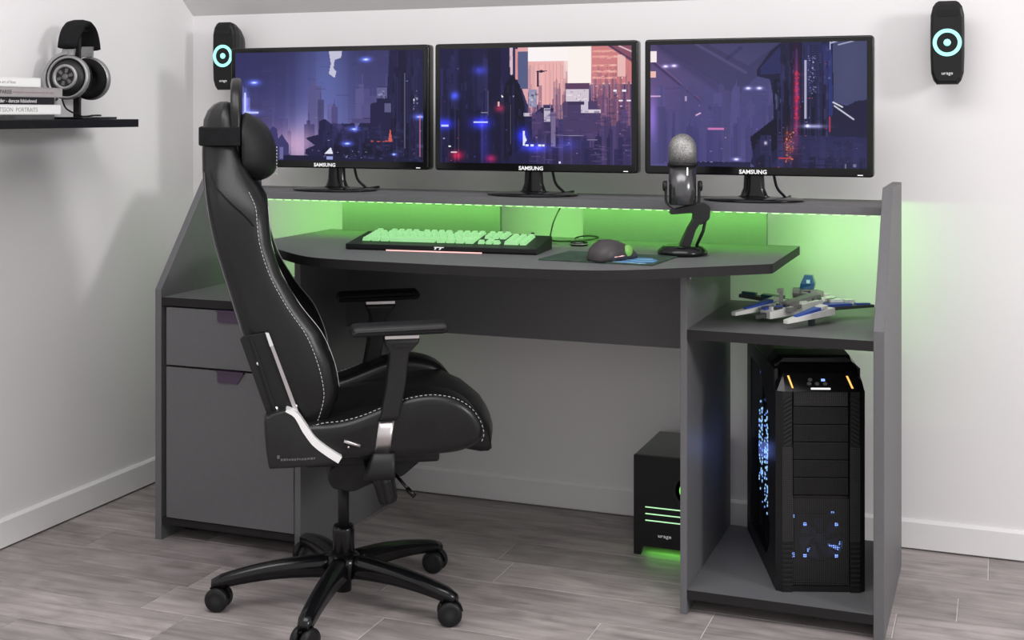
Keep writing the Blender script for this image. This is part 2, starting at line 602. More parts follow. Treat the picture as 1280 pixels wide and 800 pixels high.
cap = MB().lathe([(0.0, -0.0008), (0.0045, -0.0008), (0.0045, 0.0), (0.003, 0.0008)], 10, lambda x, y, z: (-0.6488 + z, 2.80 + x, 0.735 + y))
dpart(cap, 'screw_cover', 'cap_white')
# drawer cabinet on the left
EB = ('desk_grey', 'desk_edge')


def board(x0, x1, y0, y1, z0, z1):
    """board with a dark band on its front edge"""
    mb = MB().box((x0, y0 + 0.001, z0), (x1, y1, z1))
    mb.box((x0, y0, z0), (x1, y0 + 0.0012, z1), 0, 1)
    return mb


dpart(board(-2.0268, -1.6342, DF + 0.002, DB, 0.604, 0.625), 'cabinet_top', EB)
dpart(MB().box((-2.0268, DF + 0.003, 0.040), (-1.6342, DB, 0.058), 0.001), 'cabinet_floor', 'desk_edge')
dpart(MB().box((-2.0268, DB - 0.008, 0.0585), (-1.6342, DB, 0.603)), 'cabinet_back', 'desk_grey')
dpart(MB().box((-2.0268, DF + 0.10, 0.0), (-1.6342, DF + 0.114, 0.0398)), 'plinth', 'desk_edge')
dr = dpart(MB().box((-2.010, DF - 0.002, 0.453), (-1.6352, DF + 0.016, 0.600), 0.0008), 'drawer', 'desk_grey')
do = dpart(MB().box((-2.010, DF - 0.002, 0.061), (-1.6352, DF + 0.016, 0.448), 0.0008), 'door', 'desk_grey')
for par, z in ((dr, 0.6005), (do, 0.4485)):
    hp = [(-1.855, z), (-1.855, z - 0.026), (-1.850, z - 0.030), (-1.796, z - 0.030), (-1.775, z)]
    m = MB().prism(hp, DF - 0.005, DF - 0.0021, XZY)
    m.box((-1.855, DF - 0.012, z - 0.002), (-1.775, DF + 0.002, z + 0.0015))
    m.build('handle', 'handle_purple', par)
# open computer bay on the right
dpart(board(-0.6488, -0.2542, DF, DB, 0.603, 0.6245), 'bay_shelf', EB)
dpart(board(-0.6488, -0.2542, DF, DB, 0.034, 0.054), 'bay_floor', EB)
dpart(MB().box((-0.6488, DF + 0.10, 0.0), (-0.2542, DF + 0.114, 0.0338)), 'plinth', 'desk_edge')
# light strip under the shelf front, plus an added one behind it
strip = dpart(MB().box((-2.02, 2.984, 0.8684), (-0.262, 2.994, 0.8699)), 'led_strip', 'strip_white')
lm = MB().box((-0.008, -0.003, -0.0012), (0.008, 0.003, 0.0), 0.0003).mesh('led', 'led_green')
dpart(MB().box((-2.02, 3.130, 0.8684), (-0.262, 3.140, 0.8699)), 'led_strip', 'strip_white')  # second strip, added out of view to go with the rear lamp
for i in range(64):
    link('led', lm, strip, (-2.005 + i * 0.0275, 2.987, 0.8684))
lt = area('strip_light', (-1.14, 2.997, 0.8655), (-1.14, 3.20, 0.80), 1.72, 0.008, 1.6, (0.30, 1.0, 0.17))
area('added_rear_light', (-1.14, 3.135, 0.866), (-1.14, 3.20, 0.80), 1.70, 0.008, 3.0, (0.32, 1.0, 0.19))  # added lamp, makes the green fall off down the back boards

# ------------------------------------------------------------------ screens: a made-up city picture


class Canvas:
    def __init__(self, x0, y0, x1, y1, W=300, Hh=174):
        self.b = (x0, y0, x1, y1); self.W = W; self.H = Hh
        u = (np.arange(W) + 0.5) / W; v = (np.arange(Hh) + 0.5) / Hh
        self.X, self.Y = np.meshgrid(x0 + u * (x1 - x0), y0 + v * (y1 - y0))
        self.A = np.zeros((Hh, W, 3))

    def grad(self, stops):
        x0, y0, x1, y1 = self.b
        t = (self.Y - y0) / (y1 - y0)
        for c in range(3):
            self.A[..., c] = np.interp(t, [s[0] for s in stops], [s[1][c] for s in stops])

    def mask(self, poly):
        X, Y = self.X, self.Y
        m = np.zeros(X.shape, bool)
        n = len(poly)
        for i in range(n):
            xa, ya = poly[i]; xb, yb = poly[(i + 1) % n]
            if ya == yb:
                continue
            c = ((ya > Y) != (yb > Y)) & (X < (xb - xa) * (Y - ya) / (yb - ya) + xa)
            m ^= c
        return m

    def fill(self, poly, col, a=1.0):
        m = self.mask(poly)
        self.A[m] = self.A[m] * (1 - a) + np.array(col) * a

    def rect(self, x0, y0, x1, y1, col, a=1.0):
        m = (self.X >= x0) & (self.X <= x1) & (self.Y >= y0) & (self.Y <= y1)
        self.A[m] = self.A[m] * (1 - a) + np.array(col) * a

    def glow(self, x, y, sx, sy, col, a=1.0):
        g = (a * np.exp(-((self.X - x) / sx) ** 2 - ((self.Y - y) / sy) ** 2))[..., None]
        self.A += np.array(col) * g

    def lerp(self, x, y, sx, sy, col, a=1.0):
        g = (a * np.exp(-((self.X - x) / sx) ** 2 - ((self.Y - y) / sy) ** 2))[..., None]
        self.A = self.A * (1 - g) + np.array(col) * g

    def line(self, x0, y0, x1, y1, wd, col, a=1.0):
        d = math.hypot(x1 - x0, y1 - y0)
        t = np.clip(((self.X - x0) * (x1 - x0) + (self.Y - y0) * (y1 - y0)) / d ** 2, 0, 1)
        q = np.hypot(self.X - (x0 + t * (x1 - x0)), self.Y - (y0 + t * (y1 - y0)))
        g = (a * np.clip(1.2 - q / wd, 0, 1))[..., None]
        self.A = self.A * (1 - g) + np.array(col) * g

    def clutter(self, rnd, n, box, cols, a, wmax, hmax):
        x0, y0, x1, y1 = box
        for _ in range(n):
            x = rnd.uniform(x0, x1); y = rnd.uniform(y0, y1)
            self.rect(x, y, x + rnd.uniform(2, wmax), y + rnd.uniform(2, hmax), rnd.choice(cols), rnd.uniform(0.2, 1) * a)

    def city(self, rnd, box, far, near, layers=5, dens=16, lights=((150, 160, 230),)):
        """rows of towers stepping forward, each darker than the last"""
        x0, y0, x1, y1 = box
        for k in range(layers):
            t = k / max(1, layers - 1)
            col = [far[i] * (1 - t) + near[i] * t for i in range(3)]
            base = y0 + (y1 - y0) * (0.15 + 0.5 * t)
            for _ in range(dens):
                wx = rnd.uniform(0.015, 0.075) * (x1 - x0)
                x = rnd.uniform(x0, x1 - wx)
                tp = base - rnd.uniform(-0.12, 0.32) * (y1 - y0) * (1 - 0.45 * t)
                tp = max(tp, y0)
                j = rnd.uniform(0.88, 1.10)
                cc = [c * j for c in col]
                self.rect(x, tp, x + wx, y1, cc, 0.80)
                if rnd.random() < 0.5:
                    self.rect(x + wx * 0.25, tp - wx * 0.35, x + wx * 0.6, tp, cc, 0.8)
                if rnd.random() < 0.35:
                    self.rect(x + wx * 0.45, tp - wx * 1.1, x + wx * 0.45 + 3, tp, cc, 0.9)
                for _ in range(rnd.randint(0, 4)):
                    yy = rnd.uniform(tp + 4, y1); xx = rnd.uniform(x, x + wx - 3)
                    self.rect(xx, yy, xx + rnd.uniform(3, wx * 0.6), yy + 3, [c * rnd.uniform(0.7, 1.5) for c in cc], 0.8)
                if rnd.random() < 0.3:
                    yy = rnd.uniform(tp + 4, y1); xx = rnd.uniform(x, x + wx - 3)
                    self.rect(xx, yy, xx + rnd.uniform(3, 9), yy + 3.5, rnd.choice(lights), 0.75)

    def mesh(self, name, wd, ht):
        W, Hh = self.W, self.H
        A = np.clip(self.A / 255.0, 0, 1)
        A = np.where(A <= 0.04045, A / 12.92, ((A + 0.055) / 1.055) ** 2.4)
        xs = (np.arange(W + 1) / W - 0.5) * wd
        zs = (0.5 - np.arange(Hh + 1) / Hh) * ht
        gx, gz = np.meshgrid(xs, zs)
        v = np.stack([gx, np.zeros_like(gx), gz], -1).reshape(-1, 3)
        i = np.arange(W * Hh)
        r = i // W; c = i % W
        a = r * (W + 1) + c
        fs = np.stack([a, a + W + 1, a + W + 2, a + 1], -1)
        me = bpy.data.meshes.new(name)
        me.vertices.add(len(v)); me.vertices.foreach_set('co', v.ravel())
        me.loops.add(len(fs) * 4); me.loops.foreach_set('vertex_index', fs.ravel().astype(np.int32))
        me.polygons.add(len(fs)); me.polygons.foreach_set('loop_start', np.arange(len(fs), dtype=np.int32) * 4)
        me.update(calc_edges=True)
        at = me.attributes.new('picture', 'FLOAT_COLOR', 'FACE')
        col = np.concatenate([A.reshape(-1, 3), np.ones((len(fs), 1))], 1).astype(np.float32)
        at.data.foreach_set('color', col.ravel())
        me.materials.append(MATS['screen_picture'])
        return me


def picture_a():
    c = Canvas(60, 90, 958, 625); rn = random.Random(1)
    c.grad([(0, (50, 50, 92)), (0.35, (66, 66, 116)), (0.7, (92, 88, 142)), (1, (120, 108, 158))])
    c.lerp(500, 300, 130, 400, (104, 116, 184), 0.75)
    c.lerp(60, 90, 260, 260, (48, 48, 96), 0.8)
    c.lerp(380, 560, 120, 60, (206, 172, 202), 0.85)
    c.lerp(430, 470, 90, 90, (170, 160, 214), 0.5)
    for x in (96, 170, 262, 330, 420, 610, 690, 745):
        wq = rn.uniform(18, 60)
        c.rect(x, 90, x + wq, 600, (46, 46, 92), 0.14)
    c.city(rn, (60, 260, 958, 600), (98, 92, 146), (50, 46, 92), 3, 9)
    c.lerp(360, 540, 130, 75, (200, 166, 204), 0.75)
    c.clutter(rn, 90, (70, 95, 780, 420), [(40, 40, 80), (90, 92, 150)], 0.22, 60, 8)
    c.fill([(680, 200), (700, 90), (800, 90), (800, 420), (690, 415)], (70, 66, 116), 0.45)
    c.fill([(235, 625), (235, 470), (250, 458), (268, 470), (275, 520), (292, 495), (325, 545), (330, 625)], (62, 58, 108))
    c.fill([(520, 90), (583, 90), (578, 122), (548, 132), (542, 172), (556, 190), (548, 220), (520, 200), (530, 150)], (196, 196, 220))
    sky = [(408, 515), (470, 497), (474, 432), (500, 420), (548, 458), (572, 486), (590, 446), (640, 440), (650, 470), (690, 405), (720, 345), (745, 340),
           (745, 265), (795, 265), (805, 90), (958, 90), (958, 625), (470, 625), (405, 592), (408, 570), (452, 550)]
    c.fill(sky, (34, 32, 68))
    c.rect(840, 90, 880, 620, (26, 24, 52), 0.8)
    c.city(rn, (480, 440, 958, 625), (46, 44, 88), (22, 21, 46), 4, 14, ((120, 140, 230), (200, 110, 110), (190, 196, 230)))
    c.city(rn, (800, 100, 958, 625), (40, 38, 76), (24, 22, 48), 3, 8, ((150, 160, 220),))
    c.fill([(300, 600), (958, 603), (958, 625), (300, 625)], (28, 28, 58))
    c.rect(746, 268, 792, 322, (104, 100, 148), 0.9); c.clutter(rn, 14, (748, 270, 785, 316), [(40, 38, 70), (150, 148, 190)], 0.8, 14, 10)
    c.rect(628, 420, 716, 442, (78, 72, 122)); c.rect(675, 350, 716, 415, (86, 80, 134)); c.rect(780, 345, 812, 388, (120, 116, 160), 0.7)
    c.clutter(rn, 150, (480, 450, 950, 620), [(58, 56, 104), (20, 20, 44), (82, 80, 130)], 0.55, 34, 14)
    c.clutter(rn, 60, (800, 95, 955, 600), [(48, 48, 88), (18, 18, 40)], 0.6, 14, 70)
    for x, y, s in ((155, 240, 18), (695, 133, 16), (640, 470, 16), (608, 540, 16), (942, 410, 18), (825, 590, 9), (1046, 455, 16)):
        c.glow(x, y, s * 1.6, s * 0.8, (60, 80, 190), 0.9); c.glow(x, y, s * 0.7, 4, (150, 160, 120), 0.9)
    c.glow(112, 340, 16, 60, (50, 60, 130)); c.glow(140, 390, 40, 14, (50, 60, 130))
    c.rect(105, 290, 114, 388, (206, 216, 255)); c.rect(105, 384, 176, 394, (196, 206, 255))
    c.fill([(798, 530), (808, 462), (818, 530)], (206, 96, 86)); c.clutter(rn, 12, (715, 522, 800, 528), [(210, 90, 80)], 1, 14, 7)
    c.rect(870, 200, 876, 560, (120, 116, 150), 0.6); c.rect(940, 400, 945, 600, (200, 130, 150), 0.7)
    c.clutter(rn, 10, (910, 280, 940, 370), [(220, 220, 240)], 1, 9, 12)
    c.rect(282, 560, 298, 620, (140, 136, 190), 0.6); c.fill([(500, 590), (530, 560), (540, 590)], (230, 230, 245)); c.rect(510, 604, 540, 620, (150, 160, 220))
    c.clutter(rn, 18, (430, 570, 700, 610), [(190, 200, 250)], 0.9, 8, 4)
    return c


def picture_b():
    c = Canvas(38, 65, 925, 610); rn = random.Random(2)
    c.grad([(0, (44, 42, 84)), (0.4, (42, 40, 84)), (0.75, (52, 46, 92)), (1, (56, 50, 98))])
    c.lerp(860, 420, 260, 260, (96, 74, 122), 0.75); c.lerp(640, 470, 260, 140, (64, 56, 108), 0.6)
    c.fill([(410, 65), (925, 65), (925, 240), (745, 240), (615, 330), (455, 330), (410, 200)], (226, 168, 172))
    c.rect(458, 65, 745, 130, (255, 248, 250)); c.rect(640, 65, 745, 235, (255, 244, 240))
    c.lerp(700, 140, 130, 110, (255, 246, 240), 0.8)
    c.rect(460, 132, 622, 335, (238, 178, 176), 0.85)
    for x in range(470, 620, 17):
        c.rect(x, 140, x + 3, 330, (196, 130, 140), 0.5)
    for y in range(145, 330, 22):
        c.rect(462, y, 622, y + 2, (206, 140, 146), 0.5)
    c.rect(748, 65, 925, 235, (206, 122, 124), 0.9)
    c.city(rn, (455, 150, 640, 400), (226, 172, 174), (120, 84, 118), 4, 9, ((255, 240, 236),))
    c.city(rn, (745, 150, 925, 430), (196, 122, 130), (90, 66, 108), 5, 12, ((250, 214, 210), (240, 236, 250)))
    c.rect(410, 85, 458, 260, (86, 92, 132)); c.rect(372, 65, 386, 195, (220, 190, 204)); c.rect(398, 70, 410, 215, (220, 150, 150))
    for y in (85, 110, 150, 178, 205):
        c.rect(750, y, 860, y + 9, (240, 170, 160), 0.8); c.clutter(rn, 9, (752, y - 4, 850, y + 8), [(160, 84, 104), (250, 200, 190)], 0.8, 26, 6)
    c.fill([(820, 65), (925, 140), (925, 65)], (120, 70, 96), 0.8); c.rect(862, 105, 898, 205, (250, 214, 208), 0.7)
    c.line(830, 66, 925, 130, 5, (70, 50, 84)); c.line(870, 66, 925, 92, 4, (240, 210, 210))
    # towers
    c.fill([(38, 65), (370, 65), (375, 190), (392, 200), (440, 320), (455, 390), (480, 385), (520, 345), (575, 350), (590, 470), (590, 610), (38, 610)], (31, 29, 66))
    c.fill([(355, 235), (385, 190), (420, 240), (440, 330), (445, 520), (330, 610), (330, 300)], (19, 18, 40))
    c.city(rn, (38, 80, 400, 610), (44, 42, 88), (20, 19, 42), 5, 9, ((90, 110, 240), (190, 196, 240), (200, 70, 90)))
    c.city(rn, (440, 360, 925, 610), (84, 66, 112), (40, 36, 78), 5, 13, ((170, 160, 210), (120, 140, 230)))
    c.rect(270, 65, 330, 610, (22, 21, 48), 0.75); c.rect(130, 65, 196, 610, (24, 23, 54), 0.7)
    c.fill([(615, 330), (640, 300), (740, 305), (790, 360), (790, 450), (710, 480), (620, 470)], (72, 58, 100), 0.9)
    c.rect(628, 235, 740, 262, (92, 62, 96)); c.rect(632, 262, 735, 318, (214, 200, 214)); c.clutter(rn, 20, (634, 264, 725, 312), [(100, 84, 120), (240, 230, 236)], 0.8, 20, 12)
    c.rect(700, 315, 732, 372, (206, 196, 214)); c.rect(732, 356, 788, 372, (220, 210, 224)); c.rect(640, 318, 716, 334, (60, 48, 86))
    c.rect(460, 262, 500, 345, (150, 146, 178)); c.clutter(rn, 16, (460, 265, 494, 335), [(34, 32, 60), (210, 206, 224)], 0.9, 14, 12)
    c.rect(436, 372, 468, 388, (200, 190, 206)); c.rect(500, 176, 508, 250, (50, 40, 66)); c.fill([(490, 178), (520, 172), (546, 176), (520, 184)], (46, 38, 62))
    c.rect(532, 350, 560, 414, (196, 186, 206)); c.rect(564, 370, 586, 530, (120, 108, 146))
    c.clutter(rn, 170, (450, 350, 920, 606), [(66, 56, 104), (44, 38, 80), (112, 92, 140)], 0.5, 44, 10)
    c.clutter(rn, 70, (750, 240, 920, 420), [(120, 92, 136), (52, 42, 84), (160, 130, 160)], 0.6, 18, 10)
    c.clutter(rn, 120, (42, 70, 440, 605), [(44, 42, 88), (20, 19, 44), (60, 58, 110)], 0.45, 14, 60)
    c.glow(230, 170, 34, 22, (24, 30, 110)); c.glow(62, 425, 40, 26, (30, 40, 210)); c.glow(235, 420, 44, 28, (30, 40, 220)); c.glow(430, 480, 28, 40, (24, 34, 200))
    c.glow(490, 535, 60, 20, (30, 40, 180)); c.glow(110, 290, 22, 20, (40, 60, 180)); c.glow(640, 520, 50, 30, (10, 16, 60)); c.glow(255, 520, 24, 90, (16, 16, 60))
    c.rect(44, 428, 80, 437, (200, 210, 255)); c.rect(202, 412, 268, 419, (206, 216, 255)); c.rect(434, 455, 442, 525, (235, 240, 255)); c.fill([(436, 452), (452, 500), (436, 525)], (226, 232, 255))
    for x in (446, 470, 505, 522):
        c.rect(x, 520, x + 14, 528, (230, 236, 255))
    c.rect(268, 265, 273, 385, (120, 118, 150), 0.7); c.rect(374, 330, 379, 520, (110, 106, 140), 0.7); c.rect(126, 400, 130, 600, (110, 84, 110), 0.6); c.rect(236, 368, 270, 372, (150, 150, 176))
    c.glow(122, 575, 30, 22, (170, 10, 30)); c.glow(285, 588, 24, 18, (140, 10, 40)); c.rect(80, 528, 92, 534, (240, 240, 250)); c.rect(92, 556, 120, 562, (230, 200, 210))
    c.glow(325, 350, 22, 18, (130, 20, 30)); c.fill([(334, 288), (343, 295), (336, 304)], (250, 250, 255)); c.rect(317, 320, 324, 340, (230, 180, 180))
    c.rect(845, 266, 860, 275, (240, 236, 250)); c.rect(885, 266, 900, 275, (240, 236, 250)); c.rect(870, 314, 888, 320, (245, 240, 255)); c.rect(905, 314, 922, 320, (245, 240, 255))
    c.line(590, 475, 710, 478, 2, (150, 140, 180)); c.rect(730, 494, 775, 497, (140, 130, 170)); c.clutter(rn, 16, (725, 520, 800, 595), [(140, 120, 160)], 0.5, 50, 3)
    c.rect(600, 598, 608, 606, (230, 230, 250))
    return c


def picture_c():
    c = Canvas(52, 72, 948, 610); rn = random.Random(3)
    c.grad([(0, (62, 60, 98)), (0.3, (70, 68, 116)), (0.6, (72, 70, 122)), (1, (84, 80, 136))])
    c.lerp(60, 230, 180, 220, (112, 84, 134), 0.6); c.lerp(330, 190, 160, 130, (86, 78, 124), 0.5)
    c.fill([(70, 72), (300, 72), (470, 170), (600, 72), (600, 130), (420, 300), (230, 170)], (52, 50, 84), 0.5)
    c.line(52, 140, 310, 355, 9, (56, 44, 84), 0.8); c.line(52, 128, 300, 345, 4, (130, 96, 140), 0.7); c.line(100, 88, 420, 320, 22, (58, 52, 92), 0.55)
    c.line(150, 110, 380, 185, 14, (66, 58, 98), 0.6); c.line(380, 140, 440, 90, 10, (50, 50, 88), 0.7); c.line(250, 72, 460, 200, 8, (104, 92, 140), 0.5)
    c.clutter(rn, 200, (55, 260, 560, 590), [(64, 62, 116), (104, 92, 150), (54, 52, 100)], 0.4, 70, 6)
    c.city(rn, (52, 250, 580, 600), (84, 78, 130), (66, 62, 116), 4, 14, ((150, 130, 190), (200, 150, 200)))
    c.lerp(300, 420, 320, 200, (76, 72, 126), 0.35)
    c.rect(52, 100, 78, 150, (250, 236, 240)); c.rect(52, 188, 76, 218, (240, 190, 180)); c.rect(52, 298, 96, 303, (200, 160, 200)); c.rect(300, 440, 370, 448, (200, 120, 180))
    c.glow(60, 400, 20, 100, (60, 40, 80)); c.rect(200, 300, 210, 322, (190, 170, 210), 0.8); c.line(250, 385, 268, 376, 4, (240, 190, 220))
    for x, y in ((155, 166), (470, 268), (516, 268), (420, 577), (118, 168)):
        c.glow(x, y, 16, 8, (90, 90, 120)); c.glow(x, y, 8, 4, (140, 140, 110))
    # far right air
    c.fill([(800, 72), (948, 72), (948, 345), (815, 330)], (66, 70, 106)); c.lerp(880, 200, 60, 140, (74, 78, 114), 0.7)
    # dark tower and wreck
    c.fill([(505, 190), (560, 110), (605, 72), (812, 72), (818, 330), (870, 345), (905, 325), (948, 320), (948, 610), (500, 610), (480, 590), (490, 560), (478, 480), (575, 400),
            (572, 300), (560, 230), (505, 215)], (33, 32, 62))
    c.fill([(520, 180), (600, 90), (605, 205), (520, 210)], (44, 46, 92)); c.rect(575, 230, 640, 430, (24, 23, 46), 0.8)
    c.fill([(580, 290), (610, 320), (585, 360)], (70, 74, 108)); c.rect(640, 72, 690, 450, (26, 22, 46), 0.7); c.rect(690, 72, 770, 440, (44, 46, 88), 0.8)
    c.fill([(775, 90), (808, 80), (815, 385), (780, 390)], (44, 52, 112)); c.fill([(755, 85), (800, 75), (790, 380), (770, 380)], (40, 44, 96), 0.8)
    c.fill([(480, 480), (580, 400), (640, 440), (660, 470), (500, 600)], (20, 19, 40)); c.fill([(660, 470), (948, 480), (948, 610), (560, 610)], (42, 42, 86), 0.8)
    c.city(rn, (580, 90, 812, 470), (50, 50, 98), (22, 21, 44), 4, 10, ((160, 166, 220), (220, 70, 90)))
    c.city(rn, (490, 470, 948, 610), (48, 46, 90), (26, 25, 52), 3, 12, ((120, 116, 170), (200, 90, 80)))
    c.lerp(870, 560, 120, 70, (58, 56, 102), 0.5)
    c.clutter(rn, 110, (590, 80, 810, 460), [(58, 62, 110), (18, 17, 36), (80, 84, 130)], 0.5, 10, 50)
    c.clutter(rn, 60, (500, 470, 940, 600), [(24, 22, 48), (58, 56, 100)], 0.5, 60, 8)
    for y in range(80, 440, 9):
        c.rect(720, y, 768, y + 2, (28, 28, 60), 0.7)
    c.glow(668, 320, 12, 170, (110, 8, 30)); c.clutter(rn, 60, (658, 170, 672, 455), [(240, 50, 70), (200, 30, 60)], 0.9, 12, 8)
    c.rect(700, 150, 710, 400, (200, 196, 224), 0.85); c.clutter(rn, 60, (712, 130, 745, 290), [(190, 200, 236), (130, 140, 200)], 0.8, 8, 6)
    c.glow(735, 432, 46, 8, (140, 140, 160)); c.glow(712, 430, 7, 6, (200, 200, 220)); c.rect(800, 390, 806, 455, (200, 60, 80), 0.8)
    c.line(815, 330, 852, 350, 4, (245, 245, 255)); c.line(820, 345, 896, 402, 4, (230, 230, 245)); c.line(805, 78, 838, 68, 4, (200, 206, 230)); c.line(836, 86, 925, 64, 3, (190, 196, 224)); c.rect(802, 72, 806, 105, (200, 206, 230))
    c.clutter(rn, 70, (622, 450, 655, 580), [(220, 110, 70), (150, 60, 40), (230, 150, 90)], 0.8, 8, 9); c.glow(638, 500, 24, 60, (60, 20, 10)); c.rect(595, 566, 640, 573, (200, 60, 60), 0.9)
    c.glow(542, 505, 6, 8, (200, 190, 180)); c.clutter(rn, 14, (220, 586, 400, 602), [(150, 146, 200)], 0.8, 6, 5)
    c.rect(225, 588, 480, 610, (30, 29, 58), 0.85); c.clutter(rn, 14, (240, 584, 400, 590), [(170, 166, 214)], 0.8, 6, 4); c.rect(893, 590, 906, 604, (120, 118, 150)); c.rect(862, 590, 866, 612, (110, 108, 140))
    return c


def monitor(label, x, wd, canvas, bx, yaw=0.0):
    ht, z0 = 0.332, 0.949
    t = thing('monitor', label, 'monitor', (x, 3.10, 0.8882), yaw, 'computer monitors on the desk shelf')
    zc = z0 + ht / 2 - 0.8882
    prof = round_poly([(-wd / 2, -ht / 2), (wd / 2, -ht / 2), (wd / 2, ht / 2), (-wd / 2, ht / 2)], 0.009, 4)
    MB().soft([(u, v + zc) for u, v in prof], -0.013, 0.022, 0.004, XZY, 3).build('housing', 'gloss_black', t)
    sw, sh = wd - 0.030, ht - 0.034
    link('screen', canvas.mesh('screen', sw, sh), t, (0, -0.0136, zc + 0.0035))
    b = bx - x
    k = MB()
    k.loft([[(b + (0.026 - 0.006 * q) * math.cos(a), 0.012 + 0.016 * math.sin(a), z) for a in [2 * PI * i / 16 for i in range(16)]] for q, z in ((0, 0.084), (0.3, 0.06), (0, 0.03), (-1.2, 0.012), (-3.4, 0.006))], mi=0)
    k.build('stand_neck', 'gloss_black', t)
    MB().lathe([(0.0, 0.0), (0.97, 0.0), (1.0, 0.003), (0.97, 0.0055), (0.5, 0.008), (0.0, 0.010)], 40, lambda p, q, z: (b + p * 0.122, 0.002 + q * 0.088, z)).build('stand_base', 'gloss_black', t)
    text('lettering', 'SAMSUNG', 0.0135, 'letter_white', t, (-0.002 - 0.004, -0.0134, zc - ht / 2 + 0.0045), (PI / 2, 0, 0), fat=0.0004, sx=1.08)
    MB().box((-0.006, -0.0008, -0.0007), (0.006, 0, 0.0007)).build('power_light', 'glow_white', t, (wd / 2 - 0.030, -0.0130, zc - ht / 2 + 0.005))
    cb = smooth_open([(b + 0.04, 0.024, 0.10), (b + 0.045, 0.03, 0.06), (b + 0.052, 0.034, 0.03), (b + 0.065, 0.045, 0.012), (b + 0.07, 0.06, 0.0045), (b + 0.068, 0.13, 0.004)], 5)
    MB().tube(cb, 0.0035, 6).build('cable', 'black_plastic', t)
    return t


monitor('black monitor with blue city picture behind the chair headrest, leftmost of three', -1.724, 0.610, picture_a(), -1.706)
monitor('black monitor with bright pink and white sky picture, middle of three', -1.125, 0.551, picture_b(), -1.132)
monitor('black monitor with dark red-lit tower picture, rightmost of three behind microphone', -0.557, 0.548, picture_c(), -0.565)

# ------------------------------------------------------------------ gaming chair (local x forward, y to its left, z up)
chair = thing('gaming_chair', 'black leather racing-style gaming chair with white stitching in front of the desk', 'chair', (-1.386, 2.559, 0), math.radians(32))
AZY = lambda u, v, h: (u, h, v)


def dashes(pts, ln=0.0055, gap=0.0035, r=0.0009):
    """a broken thread along a path"""
    mb = MB()
    P = [Vector(p) for p in pts]
    seg = [0.0]
    for i in range(1, len(P)):
        seg.append(seg[-1] + (P[i] - P[i - 1]).length)

    def at(s):
        for i in range(1, len(P)):
            if s <= seg[i] or i == len(P) - 1:
                d = seg[i] - seg[i - 1]
                return P[i - 1].lerp(P[i], 0 if d == 0 else (s - seg[i - 1]) / d)
    s = 0
    while s + ln < seg[-1]:
        mb.tube([at(s), at(s + ln)], r, 4)
        s += ln + gap
    return mb


# backrest: z, rear, bolster tip, half width, bolster shoulder
BK = [(0.400, -0.150, -0.075, 0.196), (0.430, -0.160, -0.060, 0.212), (0.466, -0.169, -0.040, 0.222), (0.500, -0.179, -0.026, 0.228), (0.528, -0.187, -0.022, 0.230), (0.580, -0.203, -0.032, 0.230),
      (0.642, -0.222, -0.058, 0.228), (0.700, -0.240, -0.102, 0.224), (0.765, -0.260, -0.140, 0.220), (0.826, -0.278, -0.160, 0.218), (0.870, -0.288, -0.165, 0.214), (0.905, -0.294, -0.168, 0.204),
      (0.940, -0.299, -0.186, 0.186), (0.975, -0.302, -0.208, 0.165), (1.010, -0.303, -0.224, 0.148), (1.050, -0.303, -0.230, 0.138), (1.085, -0.300, -0.234, 0.130), (1.105, -0.292, -0.238, 0.120), (1.118, -0.280, -0.243, 0.105), (1.124, -0.268, -0.252, 0.085)]


def back_ring(z, r, t, hw):
    d = max(0.012, t - r)
    bw = min(0.075, hw * 0.42)
    cf = r + min(0.062, d * 0.85)
    rr = min(0.022, d * 0.35)
    half = [(0.0, r - 0.004), (hw * 0.55, r - 0.003), (hw - rr * 1.3, r + 0.001), (hw - rr * 0.4, r + rr * 0.5), (hw, r + rr * 1.5), (hw + 0.003, r + d * 0.55), (hw - 0.001, t - d * 0.20), (hw - 0.008, t - d * 0.07),
            (hw - 0.022, t), (hw - 0.036, t - d * 0.03), (hw - bw * 0.75, cf + (t - cf) * 0.55), (hw - bw * 1.05, cf + (t - cf) * 0.1), (hw * 0.30, cf - 0.002)]
    pts = [(x, -y) for y, x in half] + [(cf - 0.004, 0.0)] + [(x, y) for y, x in half[:0:-1]]
    return [(x, y, z) for x, y in pts]


rings = [back_ring(*k) for k in BK]
bk = MB().loft(rings).build('backrest', 'leather', chair)
# piping along the bolster rims
for s in (-1, 1):
    path = [(t - (t - r) * 0.20, s * (hw + 0.0005), z) for z, r, t, hw in BK[1:13]]
    dashes(smooth_open(path, 6), 0.006, 0.0025, 0.0008).build('stitching', 'thread', bk)
    path2 = [(t + 0.0005, s * (hw - 0.026), z) for z, r, t, hw in BK[4:12]]
    MB().tube(smooth_open(path2, 5), 0.0008, 5).build('piping', 'thread', bk)
    seam = [(-0.300, s * 0.158, 0.985), (-0.280, s * 0.181, 0.955), (-0.245, s * 0.205, 0.918), (-0.212, s * 0.214, 0.888), (-0.196, s * 0.2165, 0.868)]
    MB().tube(smooth_open(seam, 5), 0.0016, 5).build('seam', 'leather_matte', bk)
    rim = [(r + 0.004, s * (hw - 0.010), z) for z, r, t, hw in BK[3:14]]
    MB().tube(smooth_open(rim, 4), 0.0011, 5).build('piping', 'thread' if s > 0 else 'grey_plastic', bk)
# raised head plate at the front of the top
hp = [(-0.130, 0.93), (-0.136, 1.06), (-0.122, 1.125), (-0.085, 1.163), (0.0, 1.177), (0.085, 1.163), (0.122, 1.125), (0.136, 1.06), (0.130, 0.93)]
hp = [tuple(p)[:2] for p in smooth_open([(a, b, 0) for a, b in hp], 4)]
MB().soft(hp, -0.246, -0.224, 0.006, lambda u, v, h: (h, u, v), 3).build('head_plate', 'leather', chair)
